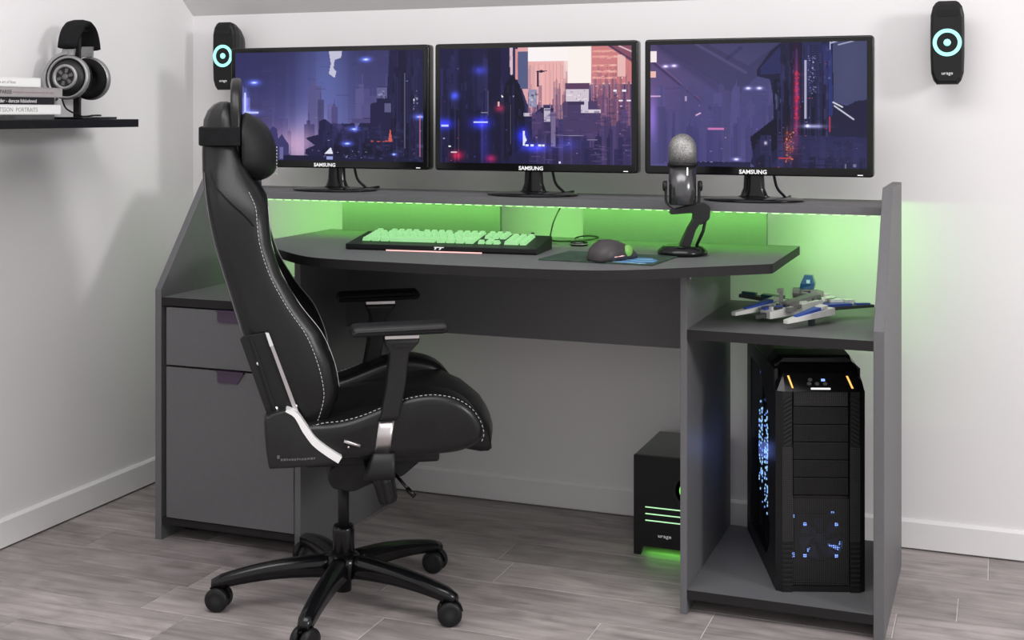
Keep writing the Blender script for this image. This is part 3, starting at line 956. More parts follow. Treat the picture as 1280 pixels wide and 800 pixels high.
# head pillow and strap
pr = []
for k in range(13):
    y = -0.150 + 0.30 * k / 12
    q = max(0.0, 1 - abs(y / 0.1505) ** 4.5) ** 0.5
    q = max(q, 0.06)
    ring = []
    base = [(-0.222, 1.096), (-0.197, 1.093), (-0.168, 1.070), (-0.150, 1.030), (-0.146, 1.000), (-0.153, 0.970), (-0.178, 0.954), (-0.205, 0.956), (-0.219, 0.985), (-0.222, 1.03)]
    for a, z in [(p[0], p[1]) for p in smooth_closed([(a, z, 0) for a, z in base], 3)]:
        ring.append((-0.222 + (a + 0.222) * q, y, 1.02 + (z - 1.02) * (0.35 + 0.65 * q)))
    pr.append(ring)
pil = MB().loft(pr).build('head_pillow', 'leather_matte', chair)
dashes([(-0.149, -0.118, 0.968 + 0.007 * k) for k in range(10)], 0.004, 0.003, 0.0010).build('stitching', 'thread', pil)
loop = [(-0.225, -0.151), (-0.258, -0.1505), (-0.284, -0.144), (-0.302, -0.128), (-0.3095, -0.095), (-0.311, 0.0), (-0.3095, 0.095), (-0.302, 0.128), (-0.284, 0.144), (-0.258, 0.1505), (-0.225, 0.151)]
loop = [(p[0], p[1]) for p in smooth_open([(a, b, 0) for a, b in loop], 4)]
sr = []
for i, (a, b) in enumerate(loop):
    c = Vector((a + 0.24, b, 0)).normalized() * 0.004
    sr.append([(a, b, 1.030), (a + c.x, b + c.y, 1.032), (a + c.x, b + c.y, 1.068), (a, b, 1.070)])
MB().loft(sr, smooth=False).build('strap', 'fabric_black', pil)

# seat
cz = [(-0.145, 0.410, 0.392), (-0.12, 0.435, 0.388), (-0.05, 0.452, 0.387), (0.05, 0.466, 0.387), (0.15, 0.480, 0.387), (0.20, 0.489, 0.384), (0.245, 0.488, 0.382), (0.282, 0.475, 0.374), (0.308, 0.454, 0.367), (0.325, 0.428, 0.366), (0.332, 0.402, 0.371)]
rings = []
for a, zt, zb in cz:
    w_ = 0.196 if a < 0.24 else 0.196 - (a - 0.24) * 0.30
    m = (zt + zb) / 2
    rings.append([(a, -w_ * 0.92, zb), (a, -w_, m), (a, -w_ * 0.98, zt - 0.012), (a, -w_ * 0.85, zt - 0.003), (a, -w_ * 0.45, zt + 0.001), (a, 0, zt + 0.002), (a, w_ * 0.45, zt + 0.001), (a, w_ * 0.85, zt - 0.003), (a, w_ * 0.98, zt - 0.012), (a, w_, m), (a, w_ * 0.92, zb), (a, 0, zb - 0.002)])
rings = [[(p[0] - (0.032 * (p[1] / 0.19) ** 2 if p[0] > 0.23 else 0) * min(1, (p[0] - 0.23) / 0.06), p[1], p[2]) for p in r] for r in rings]
rings.append([(p[0] + 0.002, p[1] * 0.85, 0.37 + (p[2] - 0.37) * 0.45) for p in rings[-1]])
MB().loft(rings).build('seat_cushion', 'leather', chair)
bp_ = [(-0.125, 0.395), (-0.110, 0.440), (-0.085, 0.462), (-0.04, 0.464), (0.003, 0.470), (0.05, 0.486), (0.103, 0.506), (0.15, 0.514), (0.185, 0.513), (0.225, 0.502), (0.256, 0.480), (0.275, 0.450), (0.278, 0.428), (0.268, 0.408), (0.242, 0.395), (0.205, 0.388), (0.10, 0.385), (0.0, 0.385), (-0.08, 0.385)]
bp_ = [(p[0], p[1]) for p in smooth_closed([(a, z, 0) for a, z in bp_], 3)]
for s in (-1, 1):
    bo = MB().soft(bp_, s * 0.256, s * 0.150, 0.021, AZY, 6).build('seat_bolster', 'leather', chair)
    cen = Vector((0.09, 0.44))
    rim = [(-0.10, 0.452), (-0.06, 0.4625), (-0.02, 0.4655), (0.02, 0.474), (0.06, 0.488), (0.103, 0.503), (0.15, 0.511), (0.185, 0.510), (0.222, 0.500), (0.252, 0.479), (0.270, 0.452), (0.2775, 0.425), (0.270, 0.403)]
    dashes(smooth_open([(a, s * 0.2460, z + 0.0005) for a, z in rim], 5), 0.0055, 0.0045, 0.0009).build('stitching', 'thread', bo)
# under-seat pan, tilt mechanism
MB().box((-0.09, -0.13, 0.340), (0.20, 0.13, 0.386), 0.006).build('seat_pan', 'black_plastic', chair)
mp_ = [(-0.036, 0.322), (-0.040, 0.300), (-0.028, 0.280), (0.016, 0.271), (0.06, 0.288), (0.125, 0.300), (0.165, 0.332), (0.16, 0.346), (0.0, 0.346)]
MB().prism(round_poly(mp_, 0.008, 3), -0.085, 0.085, AZY, bev=0.003).build('tilt_mechanism', 'black_plastic', chair)
kn = MB()
n = 40
def kpt(t, r, k):
    c = Vector((0.074, -0.125, 0.325)).lerp(Vector((0.090, -0.125, 0.256)), t)
    ax = Vector((0.016, 0, -0.069)).normalized(); u_ = Vector((0, 1, 0)); v_ = ax.cross(u_)
    rr = r * (1.0 if k % 4 < 2 else 0.93)
    return c + (u_ * math.cos(2 * PI * k / n) + v_ * math.sin(2 * PI * k / n)) * rr
kn.loft([[kpt(t, r, k) for k in range(n)] for t, r in ((0, 0.016), (0.1, 0.021), (0.3, 0.024), (0.85, 0.0215), (0.97, 0.018), (1.0, 0.012))], smooth=False)
kn.build('tension_knob', 'black_plastic', chair)
lv = MB().tube([(0.10, -0.11, 0.318), (0.118, -0.13, 0.300), (0.138, -0.14, 0.277)], 0.0035, 8)
lv.tube([(0.128, -0.135, 0.288), (0.144, -0.143, 0.271)], 0.0055, 8)
lv.build('lever', 'gloss_black', chair)
rl = MB().tube([(-0.015, -0.259, 0.428), (0.018, -0.262, 0.417)], 0.0035, 8)
rl.tube([(-0.006, -0.235, 0.4135), (-0.006, -0.262, 0.4155)], 0.0022, 6)
rl.build('recline_handle', 'brushed_steel', chair)
# recline covers, trims and hinge brackets
rc = [(-0.176, 0.476), (-0.166, 0.488), (-0.150, 0.495), (-0.126, 0.498), (-0.108, 0.486), (-0.090, 0.458), (-0.070, 0.432), (-0.046, 0.412), (-0.028, 0.398), (-0.034, 0.386), (-0.080, 0.382), (-0.152, 0.381), (-0.168, 0.391)]
for s in (-1, 1):
    co = MB().soft([(p[0], p[1]) for p in smooth_closed([(a, z, 0) for a, z in rc], 3)], s * 0.272, s * 0.232, 0.006, AZY, 3).build('recline_cover', 'dark_plastic', chair)
    tr = [(-0.132, 0.500), (-0.112, 0.4915), (-0.094, 0.466), (-0.074, 0.438), (-0.048, 0.416), (-0.022, 0.398)]
    P = [Vector((a, z)) for a, z in tr]
    rr = []
    for i, p in enumerate(smooth_open([(q.x, q.y, 0) for q in P], 4)):
        wdt = 0.0035 + 0.008 * min(1, i / 8)
        rr.append([(p.x - 0.5 * wdt, s * 0.2735, p.y - wdt), (p.x + 0.002, s * 0.2735, p.y + 0.001), (p.x + 0.002, s * 0.240, p.y + 0.001), (p.x - 0.5 * wdt, s * 0.240, p.y - wdt)])
    MB().loft(rr, smooth=False).build('trim', 'bright_trim', co)
    lg = MB()
    rn = random.Random(5)
    xq = -0.143
    while xq < -0.075:
        wq = rn.uniform(0.0025, 0.005)
        lg.box((xq, s * 0.2722, 0.3965 + rn.uniform(0, 0.001)), (xq + wq, s * 0.2728, 0.4005 + rn.uniform(0, 0.0015)))
        xq += wq + 0.0015
    lg.box((-0.150, s * 0.2722, 0.402), (-0.145, s * 0.2728, 0.409))
    lg.build('logo', 'grey_plastic', co)
    hb = [(-0.224, 0.640), (-0.218, 0.646), (-0.172, 0.652), (-0.160, 0.625), (-0.112, 0.478), (-0.165, 0.470)]
    br = MB().prism(hb, s * 0.234, s * 0.2405, AZY, bev=0.0012).build('hinge_bracket', 'black_plastic', chair)
    MB().prism([(-0.1735, 0.653), (-0.1665, 0.652), (-0.107, 0.490), (-0.114, 0.486)], s * 0.233, s * 0.2465, AZY).build('edge', 'brushed_steel', br)
    MB().prism([(-0.1735, 0.6535), (-0.1665, 0.6525), (-0.1570, 0.627), (-0.1640, 0.624)], s * 0.2466, s * 0.2475, AZY).build('edge', 'chrome', br)
    MB().prism([(-0.205, 0.644), (-0.200, 0.645), (-0.149, 0.490), (-0.156, 0.490)], s * 0.2406, s * 0.2445, AZY).build('rib', 'black_plastic', br)
    for ba, bz in ((-0.187, 0.590), (-0.151, 0.497), (-0.112, 0.500)):
        MB().lathe([(0.0045, 0), (0.004, 0.003), (0.0, 0.0035)], 8, lambda x, y, z: (ba + x, s * (0.2406 + z), bz + y)).build('bolt', 'chrome', br)
# arms
for s in (-1, 1):
    yb = s * 0.245
    pad = round_poly([(0.0, 0.641), (0.195, 0.6435), (0.2005, 0.655), (0.195, 0.666), (0.005, 0.662), (-0.003, 0.652)], 0.010, 4)
    ap = MB().soft(pad, yb - 0.036, yb + 0.036, 0.011, AZY, 5).build('armrest_pad', 'dark_plastic', chair)
    MB().box((0.068, yb - 0.020, 0.633), (0.139, yb + 0.020, 0.6415), 0.001).build('slide_plate', 'brushed_steel', ap)
    def rect(a0, a1, hw, z, da=0.0):
        q = round_poly([(a0, yb - hw), (a1, yb - hw), (a1, yb + hw), (a0, yb + hw)], 0.007, 3)
        return [(a, b, z) for a, b in q]
    po = MB().loft([rect(0.066, 0.141, 0.022, 0.634), rect(0.068, 0.138, 0.022, 0.624), rect(0.078, 0.119, 0.019, 0.603), rect(0.072, 0.112, 0.019, 0.540), rect(0.060, 0.100, 0.019, 0.476), rect(0.054, 0.093, 0.018, 0.466)])
    ps = po.build('arm_post', 'dark_plastic', chair)
    MB().box((0.086, yb + s * 0.0195, 0.617), (0.122, yb + s * 0.0232, 0.625)).build('height_button', 'gloss_black', ps)
    MB().loft([rect(0.056, 0.090, 0.014, 0.467), rect(0.046, 0.080, 0.014, 0.397)]).build('arm_upright', 'brushed_steel', chair)
    ab = MB().loft([rect(0.043, 0.090, 0.021, 0.398), rect(0.033, 0.090, 0.021, 0.360), rect(0.026, 0.090, 0.021, 0.345)])
    ab.box((0.035, min(yb, s * 0.06), 0.340), (0.088, max(yb, s * 0.06), 0.352), 0.002)
    ab.build('arm_bracket', 'black_plastic', chair)
# gas lift and five-star base
MB().lathe([(0.0125, 0.16), (0.0125, 0.275)], 16).build('gas_lift', 'black_plastic', chair)
MB().lathe([(0.018, 0.028), (0.0185, 0.060), (0.0245, 0.062), (0.0245, 0.166), (0.0225, 0.174), (0.014, 0.174)], 20).build('lift_sleeve', 'gloss_black', chair)
base = MB().lathe([(0.024, 0.058), (0.040, 0.062), (0.042, 0.095), (0.036, 0.108), (0.026, 0.114)], 20).build('base_hub', 'gloss_black', chair)
leg = MB()
lr = []
for q in range(13):
    t = q / 12
    x = 0.028 + 0.262 * t
    zt = 0.109 - 0.002 * t - 0.036 * t ** 2.2
    hh = 0.044 - 0.020 * t
    wd = 0.021 - 0.0055 * t
    if q == 12:
        hh *= 0.7; wd *= 0.7; zt -= 0.004
    lr.append([(x, -wd, zt - hh), (x, -wd * 1.02, zt - hh * 0.35), (x, -wd * 0.62, zt - 0.001), (x, 0, zt + 0.001), (x, wd * 0.62, zt - 0.001), (x, wd * 1.02, zt - hh * 0.35), (x, wd, zt - hh), (x, 0, zt - hh + 0.004)])
leg.loft(lr)
legm = leg.mesh('base_leg', 'gloss_black')
wm = MB()
wm.lathe([(0.0, -0.0085), (0.018, -0.0085), (0.0255, -0.006), (0.0265, -0.001), (0.0265, 0.004), (0.024, 0.0075), (0.016, 0.0085), (0.0, 0.0085)], 24, lambda x, y, z: (x, z, y))
whm = wm.mesh('wheel', 'black_plastic')
hm = MB()
hr = []
for k in range(9):
    a = PI * (0.02 + 0.72 * k / 8)
    hr.append([(math.cos(a) * r, y, 0.0265 + math.sin(a) * r) for r, y in ((0.021, -0.0045), (0.0292, -0.0045), (0.0292, 0.0045), (0.021, 0.0045))])
hm.loft(hr, smooth=False)
hm.tube([(0, 0, 0.045), (0, 0, 0.072)], 0.0075, 10)
hom = hm.mesh('caster_stem', 'gloss_black')
for k in range(5):
    a = math.radians(210 - 32 + 72 * k)
    lo = link('base_leg', legm, chair, (0, 0, 0), (0, 0, a))
    sw = math.radians((12, 78, 26, 2, 60)[k] - 32)
    cx, cy = 0.274 * math.cos(a), 0.274 * math.sin(a)
    cs = link('caster', hom, chair, (cx, cy, 0), (0, 0, sw))
    for s in (-1, 1):
        link('wheel', whm, cs, (0, s * 0.0135, 0.0265), (0, 0, 0 if s > 0 else PI))

# ------------------------------------------------------------------ computer tower in the bay
PW, PD, PH = 0.186, 0.420, 0.505
pc = thing('computer_tower', 'black tower computer with blue lit side window in the desk bay', 'computer', (-0.3745, 2.862, 0.0542), math.radians(19.0))
HW = PW / 2
# local: x across (left side is -x), y to the back, z up
shell = MB()
shell.box((-HW, 0.03, 0.0), (HW, PD, 0.012))
shell.box((HW - 0.006, 0.03, 0.012), (HW, PD, 0.482))
shell.box((-HW, PD - 0.006, 0.012), (HW - 0.006, PD, 0.482))
shell.box((-HW, 0.03, 0.012), (HW - 0.006, 0.036, 0.44))
shell.prism([(-HW, 0.482), (HW, 0.482), (HW - 0.022, 0.5), (-HW + 0.022, 0.5)], 0.05, PD, XZY)
shell.build('case_shell', 'black_plastic', pc)
# left side panel with a cut-out and glass
outer = [(0.02, 0.0), (PD, 0.0), (PD, 0.482), (0.02, 0.482)]
win = [(0.085, 0.075), (0.13, 0.035), (0.365, 0.035), (0.365, 0.445), (0.22, 0.445), (0.115, 0.375), (0.085, 0.345), (0.085, 0.300), (0.105, 0.275), (0.105, 0.150), (0.085, 0.125)]
fn = lambda u, v, h: (-HW - h, u, v)
sp = ring_plate(outer, round_poly(win, 0.012, 3), -0.004, 0.004, fn).build('side_panel', 'black_plastic', pc)
MB().prism(round_poly(win, 0.010, 3), 0.0005, 0.0025, fn).build('window_pane', 'tinted_glass', sp)
# inside: board, fans, cards
MB().box((HW - 0.016, 0.06, 0.03), (HW - 0.007, PD - 0.02, 0.46)).build('mainboard', 'dark_plastic', pc)
MB().box((-0.045, 0.13, 0.175), (HW - 0.017, 0.38, 0.205), 0.002).build('graphics_card', 'grey_plastic', pc)
MB().box((-0.06, 0.20, 0.0125), (HW - 0.02, 0.37, 0.10), 0.002).build('power_supply', 'dark_plastic', pc)


def fan(loc, r, axis, glow, parent):
    """axis 'x' faces the left side, 'y' the front"""
    mp = (lambda x, y, z: (-z, x, y)) if axis == 'x' else (lambda x, y, z: (x, -z, y))
    f = ring_plate([(-r * 1.08, -r * 1.08), (r * 1.08, -r * 1.08), (r * 1.08, r * 1.08), (-r * 1.08, r * 1.08)], [(r * math.cos(2 * PI * k / 20), r * math.sin(2 * PI * k / 20)) for k in range(20)], 0, 0.018, mp).build('fan', 'dark_plastic', parent, loc)
    b = MB()
    for k in range(7):
        a = 2 * PI * k / 7
        ps = []
        for q, tw in ((0.25, 0.0), (0.9, 0.5)):
            ps += [(r * q * math.cos(a + tw), r * q * math.sin(a + tw), 0.005), (r * q * math.cos(a + tw + 0.55), r * q * math.sin(a + tw + 0.55), 0.013)]
        vs = [mp(*p) for p in ps] + [mp(p[0], p[1], p[2] + 0.0012) for p in ps]
        b.add(vs, [(0, 1, 3, 2), (4, 6, 7, 5), (0, 4, 5, 1), (1, 5, 7, 3), (3, 7, 6, 2), (2, 6, 4, 0)])
    b.lathe([(0.0, 0.002), (r * 0.3, 0.002), (r * 0.3, 0.015), (0.0, 0.016)], 14, mp)
    b.build('fan_rotor', glow, f)
    for k in range(4):
        a = PI / 4 + k * PI / 2
        c = mp(r * 0.96 * math.cos(a), r * 0.96 * math.sin(a), 0.0195)
        MB().lathe([(0.0045, 0), (0.004, 0.002), (0, 0.003)], 8, mp).build('fan_light', 'glow_blue', f, c)
    return f


mat('fan_blade_blue', (0.03, 0.05, 0.12, 1), 0.3)
for zf in (0.115, 0.245, 0.375):
    fan((-0.055, 0.305, zf), 0.052, 'x', 'fan_blade_blue', pc)
rn = random.Random(11)
sparks = [(rn.choice((0.175, 0.205, 0.25, 0.285)) + rn.gauss(0, 0.009), rn.choice((0.17, 0.21, 0.29, 0.33, 0.25)) + rn.gauss(0, 0.020)) for _ in range(150)]
spm = MB().box((-0.0008, -0.0022, -0.0022), (0.0008, 0.0022, 0.0022)).mesh('case_light', 'glow_ice')
spm2 = MB().box((-0.0008, -0.0017, -0.0017), (0.0008, 0.0017, 0.0017)).mesh('case_light', 'glow_blue')
bar = MB().box((-0.0865, 0.165, 0.04), (-0.0850, 0.215, 0.36))
bar.box((-0.0865, 0.24, 0.04), (-0.0850, 0.295, 0.42))
lb = bar.build('light_board', 'dark_plastic', pc)
for i, (y, z) in enumerate(sparks):
    y = min(max(y, 0.168), 0.212) if y < 0.228 else min(max(y, 0.243), 0.292)
    link('case_light', spm if i % 3 else spm2, lb, (-0.0873, y, min(z, 0.355)))
pl = bpy.data.lights.new('case_glow', 'POINT'); pl.energy = 0.07; pl.color = (0.22, 0.32, 1.0); pl.shadow_soft_size = 0.02
plo = bpy.data.objects.new('case_glow', pl); COL.objects.link(plo); plo.parent = pc; plo.location = (-0.108, 0.26, 0.24)
# front: two pillars with slats, drive bays, lower mesh, crown
fr = MB()
pil_l = [(-HW - 0.004, 0.03), (-HW - 0.004, 0.004), (-HW + 0.010, -0.008), (-HW + 0.030, -0.008), (-HW + 0.034, 0.03)]
for s in (1, -1):
    fr.prism([(u * s, v) for u, v in pil_l], 0.0, 0.438, XYH)
fr.box((-HW + 0.03, -0.004, 0.0), (HW - 0.03, 0.03, 0.012))
bez = fr.build('front_bezel', 'black_plastic', pc)
slm = MB().box((-0.0105, -0.0025, -0.0022), (0.0105, 0.001, 0.0022)).mesh('vent_slat', 'dark_plastic')
for s in (-1, 1):
    for k in range(11):
        link('vent_slat', slm, bez, (s * (HW - 0.020), -0.0085, 0.325 + k * 0.0095), (0, s * 0.55, 0))
    for k in range(9):
        link('vent_slat', slm, bez, (s * (HW - 0.020), -0.0085, 0.018 + k * 0.0105), (0, 0, 0))
    gm = MB()
    for k in range(46):
        gm.box((-0.010, -0.0007, k * 0.0045), (0.010, 0.0007, k * 0.0045 + 0.0016))
    for k in range(6):
        gm.box((-0.010 + k * 0.004 - 0.0006, -0.0009, 0), (-0.010 + k * 0.004 + 0.0006, 0.0009, 0.205))
    gm.build('pillar_mesh', 'mesh_metal', bez, (s * (HW - 0.020), -0.0088, 0.112))['kind'] = 'stuff'
IW = HW - 0.033
zb = 0.205
for k in range(6):
    h = 0.0375
    z0 = zb + 0.006 + k * (h + 0.0012)
    d = MB().box((-IW, -0.003, z0), (IW, 0.028, z0 + h), 0.0012).build('drive_bay', 'black_plastic', pc)
    g = MB()
    for q in range(8):
        g.box((-IW + 0.003, -0.0040, z0 + 0.003 + q * 0.0042), (IW - 0.003, -0.0032, z0 + 0.0042 + q * 0.0042))
    for q in range(27):
        x = -IW + 0.004 + q * (2 * IW - 0.008) / 26
        g.box((x - 0.0006, -0.0042, z0 + 0.003), (x + 0.0006, -0.0030, z0 + h - 0.003))
    g.build('bay_mesh', 'mesh_metal' if k == 5 else 'dark_plastic', d)['kind'] = 'stuff'
MB().box((-IW, 0.020, 0.012), (IW, 0.029, zb)).build('fan_plate', 'dark_plastic', pc)
g = MB()
for q in range(46):
    z = 0.016 + q * 0.0041
    g.box((-IW, -0.0025, z), (IW, -0.0015, z + 0.0013))
for q in range(29):
    x = -IW + q * 2 * IW / 28
    g.box((x - 0.0006, -0.0028, 0.013), (x + 0.0006, -0.0012, 0.2045))
g.build('front_mesh', 'mesh_metal', pc)['kind'] = 'stuff'
MB().box((-IW, -0.003, zb - 0.001), (IW, 0.028, zb + 0.005)).build('divider', 'gloss_black', pc)
led = MB().lathe([(0.006, 0), (0.005, 0.004), (0, 0.005)], 10, lambda x, y, z: (x, -z, y)).mesh('fan_light', 'glow_blue')
for x, z in ((-0.050, 0.158), (0.038, 0.156), (0.030, 0.163), (0.036, 0.092), (0.046, 0.086), (0.026, 0.096), (-0.046, 0.078), (-0.020, 0.083), (-0.055, 0.072), (0.042, 0.100)):
    link('fan_light', led, pc, (x, 0.0195, z))
fan((0, 0.0198, 0.112), 0.050, 'y', 'fan_blade_blue', pc)
# crown: sloping control panel
crown = [(-0.010, 0.438), (0.012, 0.474), (0.075, 0.503), (0.13, 0.506), (0.13, 0.438)]
cw = []
for x, ins in ((-HW - 0.002, 0.020), (-HW + 0.014, 0.0), (HW - 0.014, 0.0), (HW + 0.002, 0.020)):
    cw.append([(x, u + (ins * 0.4 if i < 3 else 0), v - (ins if 0 < i < 4 else 0)) for i, (u, v) in enumerate(crown)])
cr = MB().loft(cw, smooth=False).build('control_panel', 'gloss_black', pc)
sl = Vector((0.022, 0.036)).normalized()


def on_slope(x, t, lift=0.0006):
    return (x, -0.010 + sl.x * t - sl.y * lift, 0.438 + sl.y * t + sl.x * lift)


def slope_quad(pts, matname, name):
    vs = [on_slope(x, t, 0.0002) for x, t in pts] + [on_slope(x, t, 0.0016) for x, t in pts]
    n = len(pts)
    MB().add(vs, [tuple(range(n)), tuple(range(n, 2 * n))] + [(i, (i + 1) % n, n + (i + 1) % n, n + i) for i in range(n)]).build(name, matname, cr)


slope_quad([(-0.063, 0.008), (-0.060, 0.008), (-0.067, 0.036), (-0.071, 0.036)], 'glow_orange', 'accent_light')
slope_quad([(0.066, 0.008), (0.070, 0.008), (0.061, 0.036), (0.057, 0.036)], 'glow_orange', 'accent_light')
slope_quad([(-0.022, 0.005), (0.020, 0.005), (0.020, 0.0085), (-0.022, 0.0085)], 'glow_white', 'badge')
for x, t in ((-0.025, 0.018), (-0.008, 0.018), (0.010, 0.018), (-0.022, 0.027)):
    slope_quad([(x + 0.005 * math.cos(k * PI / 4), t + 0.004 * math.sin(k * PI / 4)) for k in range(8)], 'grey_plastic', 'jack')
slope_quad([(0.002, 0.024), (0.010, 0.024), (0.010, 0.029), (0.002, 0.029)], 'glow_blue', 'port')

# ------------------------------------------------------------------ subwoofer on the floor
sub = thing('subwoofer', 'black subwoofer with green light slits on the floor beside the desk bay', 'speaker', (-0.769, 3.113, 0))
sw_, sd_, sh_ = 0.188, 0.245, 0.2465
MB().box((-sw_ / 2, 0.0, 0.030), (sw_ / 2, sd_, sh_), 0.0015).build('cabinet', 'sub_top', sub)
f2 = [(-sw_ / 2, 0.0), (-sw_ / 2 + 0.018, 0.0), (-sw_ / 2 + 0.024, 0.022), (sw_ / 2 - 0.024, 0.022), (sw_ / 2 - 0.018, 0.0), (sw_ / 2, 0.0), (sw_ / 2, sh_), (-sw_ / 2, sh_)]
fp = MB().prism(f2, -0.012, -0.0003, XZY).build('front_panel', 'black_plastic', sub)
for s in (-1, 1):
    MB().box((s * 0.072 - 0.008, 0.05, 0.0), (s * 0.072 + 0.008, sd_ - 0.02, 0.030), 0.002).build('foot', 'black_plastic', sub)
rim = lambda r0, r1, z0, z1: MB().lathe([(r0, z0), (r1, z0), (r1, z1), (r0, z1)], 32, lambda x, y, z: (0.049 + x, -z, 0.170 + y), caps=False, smooth=False)
m = rim(0.036, 0.0435, 0.012, 0.0155)
m.lathe([(0.036, 0.012), (0.016, 0.0125), (0.014, 0.018), (0.0, 0.020)], 32, lambda x, y, z: (0.049 + x, -z, 0.170 + y))
m.build('driver', 'gloss_black', fp)
rim(0.018, 0.026, 0.0126, 0.0150).build('driver_ring', 'glow_green', fp)
for k in range(3):
    MB().box((-sw_ / 2 + 0.030, -0.0135, 0.086 + k * 0.0165), (sw_ / 2 - 0.030, -0.0118, 0.0885 + k * 0.0165), 0.0004).build('light_slit', 'glow_pale_green', fp)
text('lettering', 'urage', 0.012, 'letter_white', fp, (-0.015, -0.0122, 0.048), (PI / 2, 0, 0), sx=1.3)
MB().box((-sw_ / 2 + 0.026, 0.0005, 0.0225), (sw_ / 2 - 0.026, 0.03, 0.0295), 0.0008).build('under_light', 'glow_green', sub)
area('subwoofer_light', (0, 0.012, 0.021), (0, -0.02, 0.0), 0.13, 0.02, 0.03, (0.2, 1, 0.1), sub)


# ------------------------------------------------------------------ wall speakers
def speaker(label, x, zc, sag):
    t = thing('wall_speaker', label, 'speaker', (x, WY - 0.0005, zc - 0.102), 0, 'wall speakers')
    hw, hh = 0.0395, 0.102
    rows = []
    for v, wq, y in ((-hh, 0.62, 0), (-hh + 0.010, 0.82, 0), (-hh + 0.028, 0.96, 0), (-0.03, 1, 0), (0.03, 1, 0), (hh - 0.035, 0.985, 0), (hh - 0.014, 0.86, 0), (hh - 0.004, 0.68, 0), (hh, 0.5, 0)):
        rows.append((v, wq))
    poly = [(hw * q, v + 0.102) for v, q in rows] + [(-hw * q, v + 0.102) for v, q in rows[::-1]]
    rr = []
    for y, ins in ((0.0, 0.022), (-0.030, 0.010), (-0.062, 0.002), (-0.085, 0.0), (-0.090, 0.002), (-0.093, 0.006)):
        rr.append([(u * (1 - ins / hw), y, 0.102 + (v - 0.102) * (1 - ins / hh * 1.6)) for u, v in poly])
    bd = MB().loft(rr, smooth=False).build('body', 'black_plastic', t)
    fn = lambda x, y, z: (x, -0.093 - z, 0.102 + y)
    sl_ = round_poly([(-0.026, 0.064), (0.026, 0.064), (0.026, 0.080), (-0.026, 0.080)], 0.007, 3)
    MB().prism(sl_, 0.0, 0.0012, fn).build('port_slot', 'gloss_black', bd)
    MB().lathe([(0.034, 0.0), (0.034, 0.0016), (0.026, 0.0016), (0.012, 0.0008), (0.0, 0.0008)], 32, fn).build('cone', 'gloss_black', bd)
    MB().lathe([(0.0245, 0.0), (0.0335, 0.0), (0.0335, 0.0034), (0.0245, 0.0034), (0.0245, 0.0)], 36, fn, smooth=False, caps=False).build('light_ring', 'glow_cyan', bd)
    MB().lathe([(0.0085, 0.0), (0.0085, 0.003), (0.006, 0.0042), (0.0, 0.0045)], 18, fn).build('light_dot', 'glow_cyan', bd)
    text('lettering', 'urage', 0.011, 'letter_white', bd, (0, -0.0934, 0.024), (PI / 2, 0, 0), sx=1.1)


speaker('black wall speaker with cyan ring alone on the right of the wall', -0.129, 1.271, 0)
speaker('black wall speaker with cyan ring half hidden behind the left monitor', -2.194, 1.271, 0)

# ------------------------------------------------------------------ floating shelf, books, headphones
SX, SZ = -2.166, 1.083
tag(MB().box((WX + 0.0005, 1.70, SZ - 0.021), (SX, 2.856, SZ), 0.001).build('wall_shelf', 'black_plastic'), 'thin black floating shelf on the left wall', 'shelf')


def book(label, z0, z1, y1, depth, length, cover, spine_text, size, tcol, tend, second=None):
    t = thing('book', label, 'book', (-2.18, y1, z0), 0, 'books stacked on the wall shelf')
    h = z1 - z0
    m = MB().box((-depth, -length, 0), (0, 0, 0.0022), 0.0004)
    m.box((-depth, -length, h - 0.0022), (0, 0, h), 0.0004)
    m.box((-0.0022, -length, 0.001), (0.0, 0, h - 0.001), 0.0004)
    m.build('cover', cover, t)
    MB().box((-depth + 0.003, -length + 0.003, 0.0022), (-0.0024, -0.003, h - 0.0022)).build('pages', 'paper_edge', t)
    text('lettering', spine_text, size, tcol, t, (0.0003, tend - y1, h * 0.5 - size * 0.34), (PI / 2, 0, PI / 2), 'RIGHT', 0.0001)
    if second:
        text('lettering', second[0], second[1], second[2], t, (0.0003, second[3] - y1, h * 0.5 - second[1] * 0.34), (PI / 2, 0, PI / 2), 'RIGHT', 0.0001)
    return t


book('thin slate grey book, bottom of the stack on the shelf', SZ + 0.0003, 1.0955, 2.545, 0.165, 0.26, 'cover_slate', 'DO NOT TAKE HOLD', 0.010, 'text_dark', 2.412)
book('white book with spaced grey portrait title, second from the bottom', 1.0958, 1.1195, 2.568, 0.165, 0.26, 'paper_white', 'MATHIAS BENGTSSON  PORTRAITS', 0.0145, 'text_grey', 2.487)
book('black book with white spine lettering in the middle of the stack', 1.1198, 1.1372, 2.545, 0.16, 0.25, 'cover_black', 'and  |  Tinder - duncan lidskeleved', 0.0125, 'text_white', 2.483)
book('grey hardback book second from the top of the stack', 1.1375, 1.1612, 2.574, 0.165, 0.26, 'cover_grey', 'LA PARISE', 0.013, 'text_dark', 2.400, ('contemporary houses and interiors by the coast', 0.0072, 'text_red', 2.542))
book('white book on top of the stack beside the headphones', 1.1615, 1.1840, 2.497, 0.155, 0.24, 'paper_white', 'the art of lines', 0.0105, 'text_grey', 2.413)

